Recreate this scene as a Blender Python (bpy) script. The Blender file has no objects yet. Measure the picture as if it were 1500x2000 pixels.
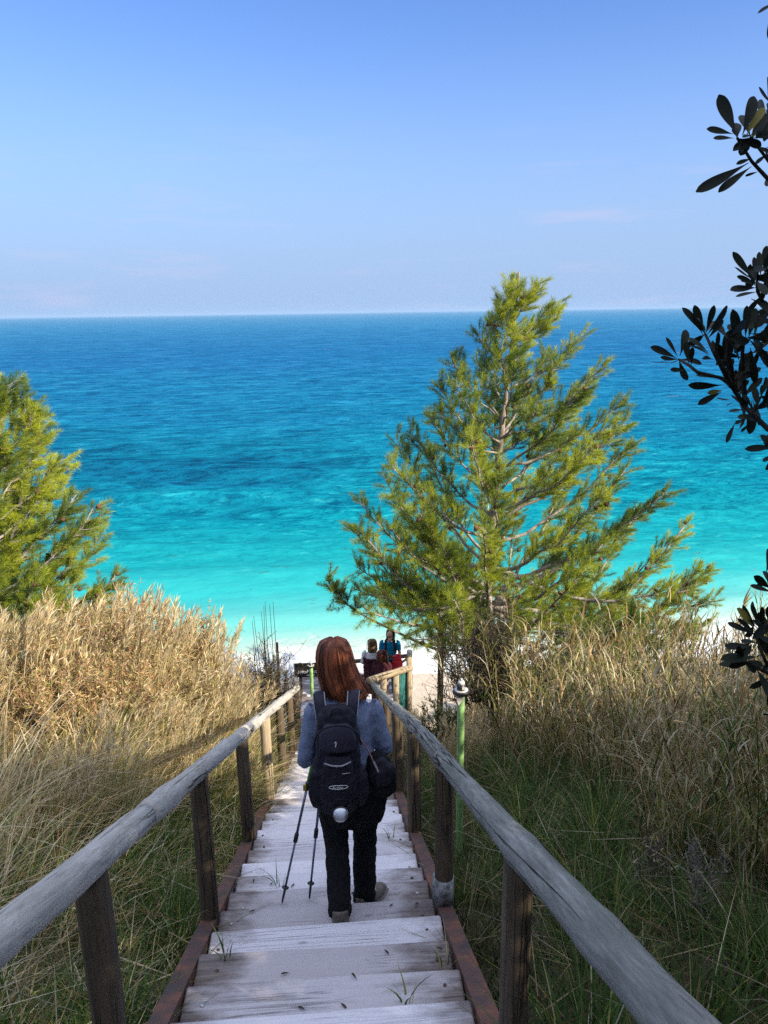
import bpy, bmesh, math, random
import numpy as np
from mathutils import Vector, Matrix

rng = np.random.default_rng(11)
random.seed(11)
R = math.radians
sc = bpy.context.scene
COL = sc.collection

# ------------------------------------------------------------------ camera
F = 1500.0                      # focal length in pixels of the 1500 x 2000 photograph
TH, PSI, ROLL = R(14.6), R(3.6), R(0.84)
CAM = np.array([0.12, 0.0, 11.0])
_f = np.array([math.sin(PSI) * math.cos(TH), math.cos(PSI) * math.cos(TH), -math.sin(TH)])
_r0 = np.array([math.cos(PSI), -math.sin(PSI), 0.0])
_u0 = np.cross(_r0, _f)
_r = _r0 * math.cos(ROLL) - _u0 * math.sin(ROLL)
_u = _u0 * math.cos(ROLL) + _r0 * math.sin(ROLL)
cam_d = bpy.data.cameras.new('camera')
cam = bpy.data.objects.new('camera', cam_d)
COL.objects.link(cam)
cam.matrix_world = Matrix(((_r[0], _u[0], -_f[0], CAM[0]), (_r[1], _u[1], -_f[1], CAM[1]), (_r[2], _u[2], -_f[2], CAM[2]), (0, 0, 0, 1)))
cam_d.sensor_width = 36.0
cam_d.lens = 36.0 * F / 2000.0
cam_d.clip_start = 0.05
cam_d.clip_end = 90000.0
sc.camera = cam


def pix(px, py, y):
    """the place, on the upright plane at distance y down the stairs, that is seen at a spot of the photo"""
    d = _f + _r * ((px - 750.0) / F) + _u * ((1000.0 - py) / F)
    return CAM + d * ((y - CAM[1]) / d[1])


def pixz(px, py, Z):
    d = _f + _r * ((px - 750.0) / F) + _u * ((1000.0 - py) / F)
    return CAM + d * Z


# ------------------------------------------------------------------ light
SUN_EL, SUN_AZ = R(30), R(124)       # azimuth measured from +Y towards +X
sun_dir = Vector((math.sin(SUN_AZ) * math.cos(SUN_EL), math.cos(SUN_AZ) * math.cos(SUN_EL), math.sin(SUN_EL)))
sd = bpy.data.lights.new('sun', 'SUN')
sd.energy = 5.0
sd.angle = R(0.5)
sd.color = (1.0, 0.88, 0.68)
sun = bpy.data.objects.new('sun', sd)
COL.objects.link(sun)
sun.rotation_euler = (-sun_dir).to_track_quat('-Z', 'Y').to_euler()
sun.location = (20, -20, 30)

world = bpy.data.worlds.new("World")
sc.world = world
world.use_nodes = True
wn = world.node_tree
bg = wn.nodes['Background']
sky = wn.nodes.new('ShaderNodeTexSky')
sky.sky_type = 'NISHITA'
sky.sun_disc = False
sky.sun_elevation = SUN_EL
sky.sun_rotation = SUN_AZ
sky.air_density = 1.0
sky.dust_density = 0.25
sky.ozone_density = 4.0
tint = wn.nodes.new('ShaderNodeMix'); tint.data_type = 'RGBA'; tint.blend_type = 'MULTIPLY'
tint.inputs[0].default_value = 1.0
wn.links.new(sky.outputs[0], tint.inputs[6])
tint.inputs[7].default_value = (0.78, 0.90, 1.20, 1)
# thin wisps of cloud low in the sky
wtc = wn.nodes.new('ShaderNodeTexCoord')
wmp = wn.nodes.new('ShaderNodeMapping'); wmp.inputs['Scale'].default_value = (2.2, 2.2, 17); wmp.inputs['Rotation'].default_value = (0, R(3.0), 0)
wn.links.new(wtc.outputs['Generated'], wmp.inputs[0])
wno = wn.nodes.new('ShaderNodeTexNoise'); wno.inputs['Scale'].default_value = 2.6; wno.inputs['Detail'].default_value = 7; wno.inputs['Roughness'].default_value = 0.55
wn.links.new(wmp.outputs[0], wno.inputs[0])
wrp = wn.nodes.new('ShaderNodeMapRange'); wrp.inputs[1].default_value = 0.54; wrp.inputs[2].default_value = 0.78; wrp.inputs[4].default_value = 0.50
wn.links.new(wno.outputs[0], wrp.inputs[0])
wmx = wn.nodes.new('ShaderNodeMix'); wmx.data_type = 'RGBA'
# pale band of sea air above the horizon; the wisps stay low as well
wsp = wn.nodes.new('ShaderNodeSeparateXYZ'); wn.links.new(wtc.outputs['Generated'], wsp.inputs[0])
whz = wn.nodes.new('ShaderNodeMapRange'); whz.interpolation_type = 'SMOOTHSTEP'
whz.inputs[1].default_value = 0.0; whz.inputs[2].default_value = 0.34; whz.inputs[3].default_value = 1.0; whz.inputs[4].default_value = 0.0
wn.links.new(wsp.outputs[2], whz.inputs[0])
wair = wn.nodes.new('ShaderNodeMix'); wair.data_type = 'RGBA'
wn.links.new(whz.outputs[0], wair.inputs[0]); wn.links.new(tint.outputs[2], wair.inputs[6]); wair.inputs[7].default_value = (2.15, 3.08, 4.75, 1)
wlow = wn.nodes.new('ShaderNodeMapRange'); wlow.interpolation_type = 'SMOOTHSTEP'
wlow.inputs[1].default_value = 0.10; wlow.inputs[2].default_value = 0.24; wlow.inputs[3].default_value = 1.0; wlow.inputs[4].default_value = 0.0
wn.links.new(wsp.outputs[2], wlow.inputs[0])
wml = wn.nodes.new('ShaderNodeMath'); wml.operation = 'MULTIPLY'
wn.links.new(wrp.outputs[0], wml.inputs[0]); wn.links.new(wlow.outputs[0], wml.inputs[1])
wn.links.new(wml.outputs[0], wmx.inputs[0])
# brighter sky added overhead, above the frame, to lift the shade
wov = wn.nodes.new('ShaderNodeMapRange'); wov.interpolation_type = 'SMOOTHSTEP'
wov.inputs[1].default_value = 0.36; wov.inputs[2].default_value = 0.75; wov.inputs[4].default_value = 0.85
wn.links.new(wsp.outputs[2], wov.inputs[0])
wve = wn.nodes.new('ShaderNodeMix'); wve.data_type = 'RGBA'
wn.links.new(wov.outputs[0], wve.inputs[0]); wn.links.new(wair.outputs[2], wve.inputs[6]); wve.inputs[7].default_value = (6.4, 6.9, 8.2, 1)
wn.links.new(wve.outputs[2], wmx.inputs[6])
wmx.inputs[7].default_value = (3.5, 3.6, 5.0, 1)
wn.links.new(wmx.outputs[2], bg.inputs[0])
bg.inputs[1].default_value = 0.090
sc.view_settings.view_transform = 'Standard'
sc.view_settings.look = 'None'
sc.view_settings.gamma = 1.0
sc.view_settings.exposure = 1.02
sc.cycles.max_bounces = 6
sc.cycles.diffuse_bounces = 3
sc.cycles.glossy_bounces = 2
sc.cycles.transparent_max_bounces = 4
sc.cycles.use_denoising = False       # keep the fine grain of grass, wood and water


# ------------------------------------------------------------------ materials
class N:
    """small helper round a node tree"""
    def __init__(self, name):
        self.m = bpy.data.materials.new(name)
        self.m.use_nodes = True
        self.t = self.m.node_tree
        self.p = self.t.nodes['Principled BSDF']
        self.tc = self.t.nodes.new('ShaderNodeTexCoord')

    def new(self, kind, **kw):
        n = self.t.nodes.new(kind)
        for k, v in kw.items():
            setattr(n, k, v)
        return n

    def link(self, a, b):
        self.t.links.new(a, b)

    def noise(self, scale=5, detail=4, rough=0.55, mapping=None, coord='Object', rot=(0, 0, 0), offset=None, distort=0.0):
        src = self.tc.outputs[coord]
        if mapping or offset:
            mp = self.new('ShaderNodeMapping')
            mp.inputs['Scale'].default_value = mapping or (1, 1, 1)
            mp.inputs['Rotation'].default_value = rot
            self.link(src, mp.inputs[0])
            if offset:
                oi = self.new('ShaderNodeObjectInfo')
                cx = self.new('ShaderNodeMath', operation='MULTIPLY'); cx.inputs[1].default_value = offset
                self.link(oi.outputs['Random'], cx.inputs[0])
                self.link(cx.outputs[0], mp.inputs['Location'])
            src = mp.outputs[0]
        n = self.new('ShaderNodeTexNoise')
        n.inputs['Scale'].default_value = scale
        n.inputs['Detail'].default_value = detail
        n.inputs['Roughness'].default_value = rough
        n.inputs['Distortion'].default_value = distort
        self.link(src, n.inputs[0])
        return n.outputs[0]

    def ramp(self, fac, stops, interp='LINEAR'):
        n = self.new('ShaderNodeValToRGB')
        n.color_ramp.interpolation = interp
        e = n.color_ramp.elements
        while len(e) < len(stops):
            e.new(0.5)
        for k, (p, c) in enumerate(stops):
            e[k].position = p
            e[k].color = (*c, 1) if len(c) == 3 else c
        self.link(fac, n.inputs[0])
        return n.outputs[0]

    def rng(self, v, a, b, c=0.0, d=1.0):
        n = self.new('ShaderNodeMapRange')
        for i, q in enumerate((a, b, c, d)):
            n.inputs[i + 1].default_value = q
        self.link(v, n.inputs[0])
        return n.outputs[0]

    def mix(self, fac, a, b, mode='MIX'):
        n = self.new('ShaderNodeMix', data_type='RGBA', blend_type=mode)
        for s, v in ((0, fac), (6, a), (7, b)):
            if hasattr(v, 'node'):
                self.link(v, n.inputs[s])
            elif s == 0:
                n.inputs[0].default_value = v
            else:
                n.inputs[s].default_value = (*v, 1)
        return n.outputs[2]

    def math(self, op, a, b=None):
        n = self.new('ShaderNodeMath', operation=op)
        for i, v in enumerate((a, b)):
            if v is None:
                continue
            if hasattr(v, 'node'):
                self.link(v, n.inputs[i])
            else:
                n.inputs[i].default_value = v
        return n.outputs[0]

    def sep(self, v):
        n = self.new('ShaderNodeSeparateXYZ')
        self.link(v, n.inputs[0])
        return n.outputs

    def bump(self, h, strength=0.3, dist=0.02):
        n = self.new('ShaderNodeBump')
        n.inputs['Strength'].default_value = strength
        n.inputs['Distance'].default_value = dist
        self.link(h, n.inputs['Height'])
        self.link(n.outputs[0], self.p.inputs['Normal'])

    def out(self, col=None, rough=None, metal=None, spec=None, **kw):
        if col is not None:
            if hasattr(col, 'node'):
                self.link(col, self.p.inputs['Base Color'])
            else:
                self.p.inputs['Base Color'].default_value = (*col, 1)
        if rough is not None:
            if hasattr(rough, 'node'):
                self.link(rough, self.p.inputs['Roughness'])
            else:
                self.p.inputs['Roughness'].default_value = rough
        if metal is not None:
            self.p.inputs['Metallic'].default_value = metal
        if spec is not None:
            self.p.inputs['Specular IOR Level'].default_value = spec
        for k, v in kw.items():
            self.p.inputs[k].default_value = v
        return self.m


def plain(name, col, rough=0.6, metal=0.0, var=0.25, scale=12, bump=0.0, spec=0.5):
    n = N(name)
    f = n.noise(scale, 5)
    lo = tuple(c * (1 - var) for c in col)
    hi = tuple(min(1, c * (1 + var)) for c in col)
    c = n.ramp(f, [(0.3, lo), (0.7, hi)])
    if bump:
        n.bump(n.noise(scale * 4, 6), bump, 0.01)
    return n.out(c, rough, metal, spec)


def log_wood(name, dark, mid, light, stain=None):
    """round timber, grain along U of the UV map"""
    n = N(name)
    g0 = n.noise(3.2, 10, 0.70, (1.1, 13.0, 1), 'UV', offset=37, distort=0.5)
    g = n.math('ADD', n.math('MULTIPLY', g0, 0.72), n.math('MULTIPLY', n.noise(30.0, 6, 0.7, (0.5, 3.0, 1), 'UV', offset=53), 0.28))
    c = n.ramp(g, [(0.30, dark), (0.5, mid), (0.70, light)])
    big = n.noise(2.2, 4, 0.5, (0.7, 1.6, 1), 'UV', offset=17)
    c = n.mix(n.rng(big, 0.35, 0.75, 0, 0.55), c, stain or dark)
    # knots with rings round them
    v = n.new('ShaderNodeTexVoronoi')
    mp = n.new('ShaderNodeMapping'); mp.inputs['Scale'].default_value = (1.5, 4.2, 1)
    oi = n.new('ShaderNodeObjectInfo'); mu = n.math('MULTIPLY', oi.outputs['Random'], 23.0)
    n.link(n.tc.outputs['UV'], mp.inputs[0]); n.link(mu, mp.inputs['Location']); n.link(mp.outputs[0], v.inputs['Vector']); v.inputs['Scale'].default_value = 1.0
    kn = n.rng(v.outputs['Distance'], 0.03, 0.12, 0.75, 0)
    c = n.mix(kn, c, tuple(q * 0.6 for q in dark))
    ring = n.math('SINE', n.math('MULTIPLY', v.outputs['Distance'], 75.0))
    rf = n.math('MULTIPLY', n.rng(ring, 0.2, 1, 0, 0.45), n.rng(v.outputs['Distance'], 0.1, 0.34, 1, 0))
    c = n.mix(rf, c, dark)
    cr = n.noise(2.3, 3, 0.4, (0.22, 10.0, 1), 'UV', offset=71, distort=0.25)
    crack = n.rng(n.math('ABSOLUTE', n.math('SUBTRACT', cr, 0.5)), 0.003, 0.024, 1, 0)
    msk = n.rng(n.noise(1.1, 2, 0.5, (0.8, 1.2, 1), 'UV', offset=11), 0.45, 0.55)
    crack = n.math('MULTIPLY', crack, msk)
    c = n.mix(crack, c, (0.012, 0.010, 0.009))
    h = n.math('SUBTRACT', n.math('MULTIPLY', g, 0.6), crack)
    n.bump(h, 0.8, 0.014)
    return n.out(c, 0.85, spec=0.25)


M = {}
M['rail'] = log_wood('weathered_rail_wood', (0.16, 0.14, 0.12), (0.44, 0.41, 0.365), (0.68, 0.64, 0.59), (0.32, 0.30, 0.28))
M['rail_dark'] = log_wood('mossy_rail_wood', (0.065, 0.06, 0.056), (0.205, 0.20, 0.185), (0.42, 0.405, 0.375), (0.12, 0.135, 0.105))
M['post'] = log_wood('brown_post_wood', (0.035, 0.025, 0.017), (0.10, 0.072, 0.046), (0.20, 0.145, 0.095), (0.06, 0.055, 0.038))
M['rail_far'] = log_wood('sunlit_pole_wood', (0.16, 0.12, 0.075), (0.34, 0.27, 0.18), (0.5, 0.42, 0.3), (0.25, 0.2, 0.14))  # paler wood for sunlit poles, sunlight put into the colour


def tread_mat():
    n = N('weathered_tread_paint')
    g = n.noise(7.0, 9, 0.65, (0.5, 11, 4), 'Object', offset=41, distort=0.3)
    base = n.ramp(g, [(0.24, (0.50, 0.48, 0.51)), (0.40, (0.68, 0.655, 0.695)), (0.72, (0.77, 0.745, 0.79))])
    # per board difference
    oi = n.new('ShaderNodeObjectInfo')
    base = n.mix(n.rng(oi.outputs['Random'], 0.55, 1.0, 0, 0.75), base, (0.33, 0.285, 0.285), 'MIX')
    # worn ends and patches where the paint is gone
    x = n.math('ABSOLUTE', n.sep(n.tc.outputs['Object'])[0])
    ends = n.rng(x, 0.24, 0.60, 0, 0.66)
    p = n.noise(2.0, 6, 0.6, (1.4, 3.2, 1), 'Object', offset=63)
    wear = n.rng(n.math('ADD', n.math('MULTIPLY', ends, 0.60), n.math('ADD', p, n.math('MULTIPLY', n.math('SUBTRACT', oi.outputs['Random'], 0.5), 0.22))), 0.66, 0.92)
    wood = n.ramp(g, [(0.3, (0.045, 0.033, 0.028)), (0.5, (0.13, 0.10, 0.085)), (0.7, (0.24, 0.185, 0.16))])
    c = n.mix(n.math('MULTIPLY', wear, 0.9), base, wood)
    # grain lines open in the boards
    cr = n.noise(3.0, 3, 0.4, (0.30, 15, 1), 'Object', offset=91, distort=0.3)
    crack = n.rng(n.math('ABSOLUTE', n.math('SUBTRACT', cr, 0.5)), 0.0, 0.022, 1, 0)
    m2 = n.rng(n.noise(1.3, 3, 0.5, (1, 1, 1), 'Object', offset=29), 0.47, 0.62)
    crack = n.math('MULTIPLY', crack, m2)
    c = n.mix(n.math('MULTIPLY', crack, 0.65), c, (0.08, 0.07, 0.08))
    # knots
    v = n.new('ShaderNodeTexVoronoi'); mp = n.new('ShaderNodeMapping'); mp.inputs['Scale'].default_value = (2.6, 6.5, 1)
    n.link(n.tc.outputs['Object'], mp.inputs[0]); n.link(n.math('MULTIPLY', oi.outputs['Random'], 51.0), mp.inputs['Location']); n.link(mp.outputs[0], v.inputs['Vector']); v.inputs['Scale'].default_value = 1.0
    c = n.mix(n.rng(v.outputs['Distance'], 0.05, 0.085, 0.5, 0), c, (0.20, 0.17, 0.19))
    # specks of dirt
    sp = n.noise(38, 3, 0.6, (1, 1, 1), 'Object', offset=13)
    c = n.mix(n.rng(sp, 0.69, 0.75, 0, 0.6), c, (0.16, 0.14, 0.14))
    n.bump(n.math('SUBTRACT', n.math('MULTIPLY', g, 0.5), crack), 0.45, 0.01)
    return n.out(c, 0.75, spec=0.3)


M['tread'] = tread_mat()


def oxide():
    n = N('red_oxide_stringer_paint')
    a = n.noise(5, 7, 0.65, (1, 1, 1))
    c = n.ramp(a, [(0.32, (0.055, 0.045, 0.045)), (0.5, (0.115, 0.062, 0.05)), (0.66, (0.21, 0.082, 0.05))])
    n.bump(n.noise(60, 5), 0.25, 0.004)
    return n.out(c, 0.7, spec=0.3)


M['oxide'] = oxide()
M['screw'] = plain('zinc_screw', (0.5, 0.5, 0.5), 0.4, 0.7, 0.3, 90)
M['screw_rust'] = plain('rusty_screw', (0.10, 0.07, 0.055), 0.7, 0.3, 0.4, 90)


def vcol(name, rough=0.7, trans=0.0, spec=0.25, gain=1.0):
    n = N(name)
    a = n.new('ShaderNodeAttribute', attribute_name='Col')
    col = a.outputs['Color']
    if gain != 1.0:
        col = n.mix(1.0, col, (gain,) * 3, 'MULTIPLY')
    n.out(col, rough, spec=spec)
    if trans:
        tr = n.new('ShaderNodeBsdfTranslucent')
        n.link(col, tr.inputs[0])
        mx = n.new('ShaderNodeMixShader'); mx.inputs[0].default_value = trans
        n.link(n.p.outputs[0], mx.inputs[1]); n.link(tr.outputs[0], mx.inputs[2])
        o = n.t.nodes['Material Output']
        n.link(mx.outputs[0], o.inputs['Surface'])
    return n.m


M['grass'] = vcol('grass_blade', 0.6, 0.42)
M['needle'] = vcol('pine_needle', 0.5, 0.38)
M['leaf'] = vcol('leathery_leaf', 0.5, 0.06, 0.2)
M['stem'] = vcol('plant_stem', 0.85, 0.0)


def bark(name, a, b, c_):
    n = N(name)
    v = n.noise(9, 8, 0.68, (1, 1, 0.35))
    c = n.ramp(v, [(0.34, a), (0.52, b), (0.68, c_)])
    n.bump(n.noise(26, 6, 0.65, (1, 1, 0.4)), 0.7, 0.02)
    return n.out(c, 0.9, spec=0.2)


M['bark'] = bark('pine_bark', (0.07, 0.055, 0.045), (0.25, 0.20, 0.165), (0.44, 0.38, 0.33))
M['twig'] = bark('pale_pine_limb', (0.11, 0.095, 0.08), (0.27, 0.24, 0.21), (0.43, 0.40, 0.36))
M['dark_bark'] = bark('dark_shrub_bark', (0.012, 0.01, 0.009), (0.03, 0.026, 0.02), (0.06, 0.05, 0.04))
M['cone'] = bark('pine_cone_scale', (0.05, 0.028, 0.018), (0.12, 0.065, 0.035), (0.25, 0.14, 0.075))


def ground_mat():
    n = N('soil_and_sand')
    pos = n.sep(n.tc.outputs['Object'])
    soil = n.ramp(n.noise(6, 9, 0.65), [(0.3, (0.028, 0.024, 0.014)), (0.5, (0.075, 0.06, 0.034)), (0.7, (0.15, 0.12, 0.07))])
    s1 = n.noise(3.0, 8, 0.6)
    sand = n.ramp(s1, [(0.3, (0.46, 0.37, 0.26)), (0.55, (0.56, 0.46, 0.34)), (0.75, (0.63, 0.54, 0.42))])
    peb = n.new('ShaderNodeTexVoronoi'); peb.inputs['Scale'].default_value = 16
    n.link(n.tc.outputs['Object'], peb.inputs['Vector'])
    sand = n.mix(0.22, sand, n.ramp(peb.outputs['Color'], [(0.2, (0.42, 0.36, 0.30)), (0.8, (0.82, 0.78, 0.72))]))
    k = n.math('ADD', pos[2], n.math('MULTIPLY', n.noise(1.4, 5, 0.6), 1.3))
    c = n.mix(n.rng(k, 2.1, 2.7), sand, soil)
    wet = n.rng(n.math('ADD', pos[2], n.math('MULTIPLY', n.noise(0.5, 4), 0.25)), 0.02, 0.30, 1, 0)
    c = n.mix(n.math('MULTIPLY', wet, 0.35), c, (0.50, 0.45, 0.40))
    n.bump(n.noise(22, 7, 0.6), 0.6, 0.04)
    n.out(c, 0.9, spec=0.2)
    return n.m


M['ground'] = ground_mat()


def water_mat():
    n = N('sea_water')
    pos = n.sep(n.tc.outputs['Object'])
    x, y = pos[0], pos[1]
    # shallow sandy bed to deep water, with darker weed banks: colour by how far out the water is
    warp = n.noise(0.035, 4, 0.55, (0.45, 1.0, 1), rot=(0, 0, R(-9)))
    big = n.noise(0.012, 3, 0.5, (0.5, 1.3, 1), rot=(0, 0, R(-12)))
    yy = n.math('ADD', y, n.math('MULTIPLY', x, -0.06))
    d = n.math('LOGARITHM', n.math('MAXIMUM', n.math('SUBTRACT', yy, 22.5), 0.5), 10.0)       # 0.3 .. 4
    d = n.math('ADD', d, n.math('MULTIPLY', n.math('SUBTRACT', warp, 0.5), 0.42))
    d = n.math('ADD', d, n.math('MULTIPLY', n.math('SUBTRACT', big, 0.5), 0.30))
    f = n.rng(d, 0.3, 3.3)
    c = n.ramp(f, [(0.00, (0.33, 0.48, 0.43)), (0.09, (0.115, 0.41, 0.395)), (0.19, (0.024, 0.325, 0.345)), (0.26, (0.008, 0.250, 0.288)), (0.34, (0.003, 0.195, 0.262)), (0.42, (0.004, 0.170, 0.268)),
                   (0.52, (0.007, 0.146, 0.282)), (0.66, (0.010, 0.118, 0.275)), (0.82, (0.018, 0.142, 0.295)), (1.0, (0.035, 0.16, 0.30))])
    # ruffled and smooth water: light and dark of the waves painted into the colour
    rA = n.noise(1.5, 5, 0.62, (0.62, 1.1, 1), rot=(0, 0, R(-12)), distort=0.5)
    rB = n.noise(0.55, 5, 0.62, (0.62, 1.15, 1), rot=(0, 0, R(-9)), distort=0.5)
    rC = n.noise(0.17, 7, 0.68, (0.58, 1.15, 1), rot=(0, 0, R(-8)), distort=0.4)
    rD = n.noise(0.05, 7, 0.72, (0.50, 1.2, 1), rot=(0, 0, R(-6)))
    wA, wB, wC = n.rng(y, 40, 90, 1, 0), n.math('MULTIPLY', n.rng(y, 28, 50), n.rng(y, 150, 350, 1, 0)), n.math('MULTIPLY', n.rng(y, 50, 130), n.rng(y, 600, 1500, 1, 0))
    def dev(v, k): return n.math('MULTIPLY', n.math('SUBTRACT', v, 0.5), k)
    rr = n.math('ADD', n.math('ADD', n.math('MULTIPLY', dev(rA, 1.0), wA), n.math('MULTIPLY', dev(rB, 1.25), wB)), n.math('ADD', n.math('MULTIPLY', dev(rC, 1.3), wC), n.math('MULTIPLY', dev(rD, 0.9), n.rng(y, 120, 500))))
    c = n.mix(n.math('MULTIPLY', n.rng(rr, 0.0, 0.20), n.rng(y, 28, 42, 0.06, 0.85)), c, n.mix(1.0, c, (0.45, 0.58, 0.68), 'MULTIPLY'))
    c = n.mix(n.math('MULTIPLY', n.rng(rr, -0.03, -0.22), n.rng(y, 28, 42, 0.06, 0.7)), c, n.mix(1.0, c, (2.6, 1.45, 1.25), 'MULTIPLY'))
    # thin dark faces of the wavelets, their shade painted into the colour
    def crest(v, lo=0.0, hi=0.035): return n.rng(n.math('ABSOLUTE', n.math('SUBTRACT', v, 0.5)), lo, hi, 1, 0)
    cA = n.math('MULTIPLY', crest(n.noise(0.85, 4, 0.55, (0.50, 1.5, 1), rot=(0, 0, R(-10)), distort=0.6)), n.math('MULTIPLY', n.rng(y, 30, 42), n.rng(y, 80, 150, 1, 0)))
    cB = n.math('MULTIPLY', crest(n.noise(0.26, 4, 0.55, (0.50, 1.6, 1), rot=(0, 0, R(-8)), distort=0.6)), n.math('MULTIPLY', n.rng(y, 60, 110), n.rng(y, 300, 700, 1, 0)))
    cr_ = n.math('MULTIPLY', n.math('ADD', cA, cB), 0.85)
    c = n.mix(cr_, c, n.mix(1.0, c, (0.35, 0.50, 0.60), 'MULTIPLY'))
    gl = n.math('MULTIPLY', n.rng(n.noise(1.1, 4, 0.6, (0.6, 1.6, 1), rot=(0, 0, R(-10)), distort=0.5), 0.60, 0.66), n.math('MULTIPLY', n.rng(y, 30, 40), n.rng(y, 100, 250, 1, 0)))  # pale wavelet glints, painted as lighter water
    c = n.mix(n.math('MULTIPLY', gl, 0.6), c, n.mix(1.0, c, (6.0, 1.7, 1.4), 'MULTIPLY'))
    # weed bank
    wb = n.noise(0.05, 5, 0.6, (0.35, 1.0, 1), rot=(0, 0, R(-10)))
    ring = n.math('MULTIPLY', n.rng(y, 36, 44), n.rng(y, 62, 105, 1, 0))
    wm = n.math('MULTIPLY', n.rng(wb, 0.43, 0.56), ring)
    side = n.rng(x, -2, 7, 1, 0.25)
    wm = n.math('MULTIPLY', wm, side)
    c = n.mix(n.math('MULTIPLY', wm, 0.9), c, n.mix(n.rng(rr, -0.1, 0.12), (0.003, 0.105, 0.20), (0.002, 0.045, 0.105)))
    # foam: wash on the shore, thin lace behind it, white caps far out
    fn = n.noise(0.9, 9, 0.68, (0.55, 1.0, 1), distort=0.8)
    sh = n.noise(0.16, 4, 0.5, (1, 0.2, 1))
    ys = n.math('ADD', yy, n.math('MULTIPLY', n.math('SUBTRACT', sh, 0.5), 4.0))
    wash = n.rng(n.math('ADD', n.math('MULTIPLY', n.rng(ys, 22.2, 25.8, 1, 0), 0.75), fn), 0.74, 1.06)
    lace = n.math('MULTIPLY', n.rng(n.noise(1.6, 8, 0.7, (0.35, 1.2, 1), distort=1.2), 0.62, 0.70), n.math('MULTIPLY', n.rng(ys, 25, 28), n.rng(ys, 33, 37, 1, 0)))
    lace = n.math('MULTIPLY', lace, n.rng(n.noise(0.22, 2), 0.5, 0.62))
    caps = n.math('MULTIPLY', n.rng(n.noise(0.16, 5, 0.62, (0.42, 1.25, 1), rot=(0, 0, R(-8))), 0.70, 0.725), n.rng(y, 60, 110))
    foam = n.math('MAXIMUM', n.math('MAXIMUM', wash, n.math('MULTIPLY', lace, 0.5)), n.math('MULTIPLY', caps, 0.8))
    c = n.mix(foam, c, (0.62, 0.64, 0.64))
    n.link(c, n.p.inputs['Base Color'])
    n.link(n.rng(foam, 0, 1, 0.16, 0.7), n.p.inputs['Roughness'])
    n.p.inputs['IOR'].default_value = 1.33
    n.p.inputs['Specular IOR Level'].default_value = 0.0
    h1 = n.noise(1.3, 6, 0.6, (0.45, 1.1, 1), rot=(0, 0, R(-14)))
    h2 = n.noise(0.30, 5, 0.55, (0.40, 1.2, 1), rot=(0, 0, R(-8)))
    h3 = n.noise(0.06, 4, 0.55, (0.38, 1.2, 1), rot=(0, 0, R(-6)))
    far = n.rng(y, 40, 400)
    h = n.math('ADD', n.math('MULTIPLY', h1, 0.24), n.math('ADD', n.math('MULTIPLY', h2, 0.9), n.math('MULTIPLY', n.math('MULTIPLY', h3, 4.0), far)))
    near = n.math('MULTIPLY', n.rng(y, 26, 60, 0.12, 1.0), n.rng(foam, 0, 1, 1, 0.25))
    n.bump(n.math('MULTIPLY', h, near), 1.0, 1.3)
    return n.m


M['water'] = water_mat()


# ------------------------------------------------------------------ geometry helpers
def np_mesh(name, V, Fq, uv=None, col=None, smooth=True):
    V = np.asarray(V, np.float32); Fq = np.asarray(Fq, np.int32)
    m, k = Fq.shape
    me = bpy.data.meshes.new(name)
    me.vertices.add(len(V)); me.vertices.foreach_set('co', V.ravel())
    me.loops.add(m * k); me.loops.foreach_set('vertex_index', Fq.ravel())
    me.polygons.add(m); me.polygons.foreach_set('loop_start', np.arange(0, m * k, k, dtype=np.int32))
    me.polygons.foreach_set('use_smooth', np.full(m, smooth, bool))
    if uv is not None:
        l = me.uv_layers.new(name='UVMap'); l.data.foreach_set('uv', np.asarray(uv, np.float32).ravel())
    if col is not None:
        a = me.attributes.new('Col', 'FLOAT_COLOR', 'POINT')
        c4 = np.ones((len(V), 4), np.float32); c4[:, :3] = col
        a.data.foreach_set('color', c4.ravel())
    me.update(calc_edges=True)
    return me


def unit(v):
    v = np.asarray(v, float)
    return v / (np.linalg.norm(v, axis=-1, keepdims=True) + 1e-12)


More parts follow.
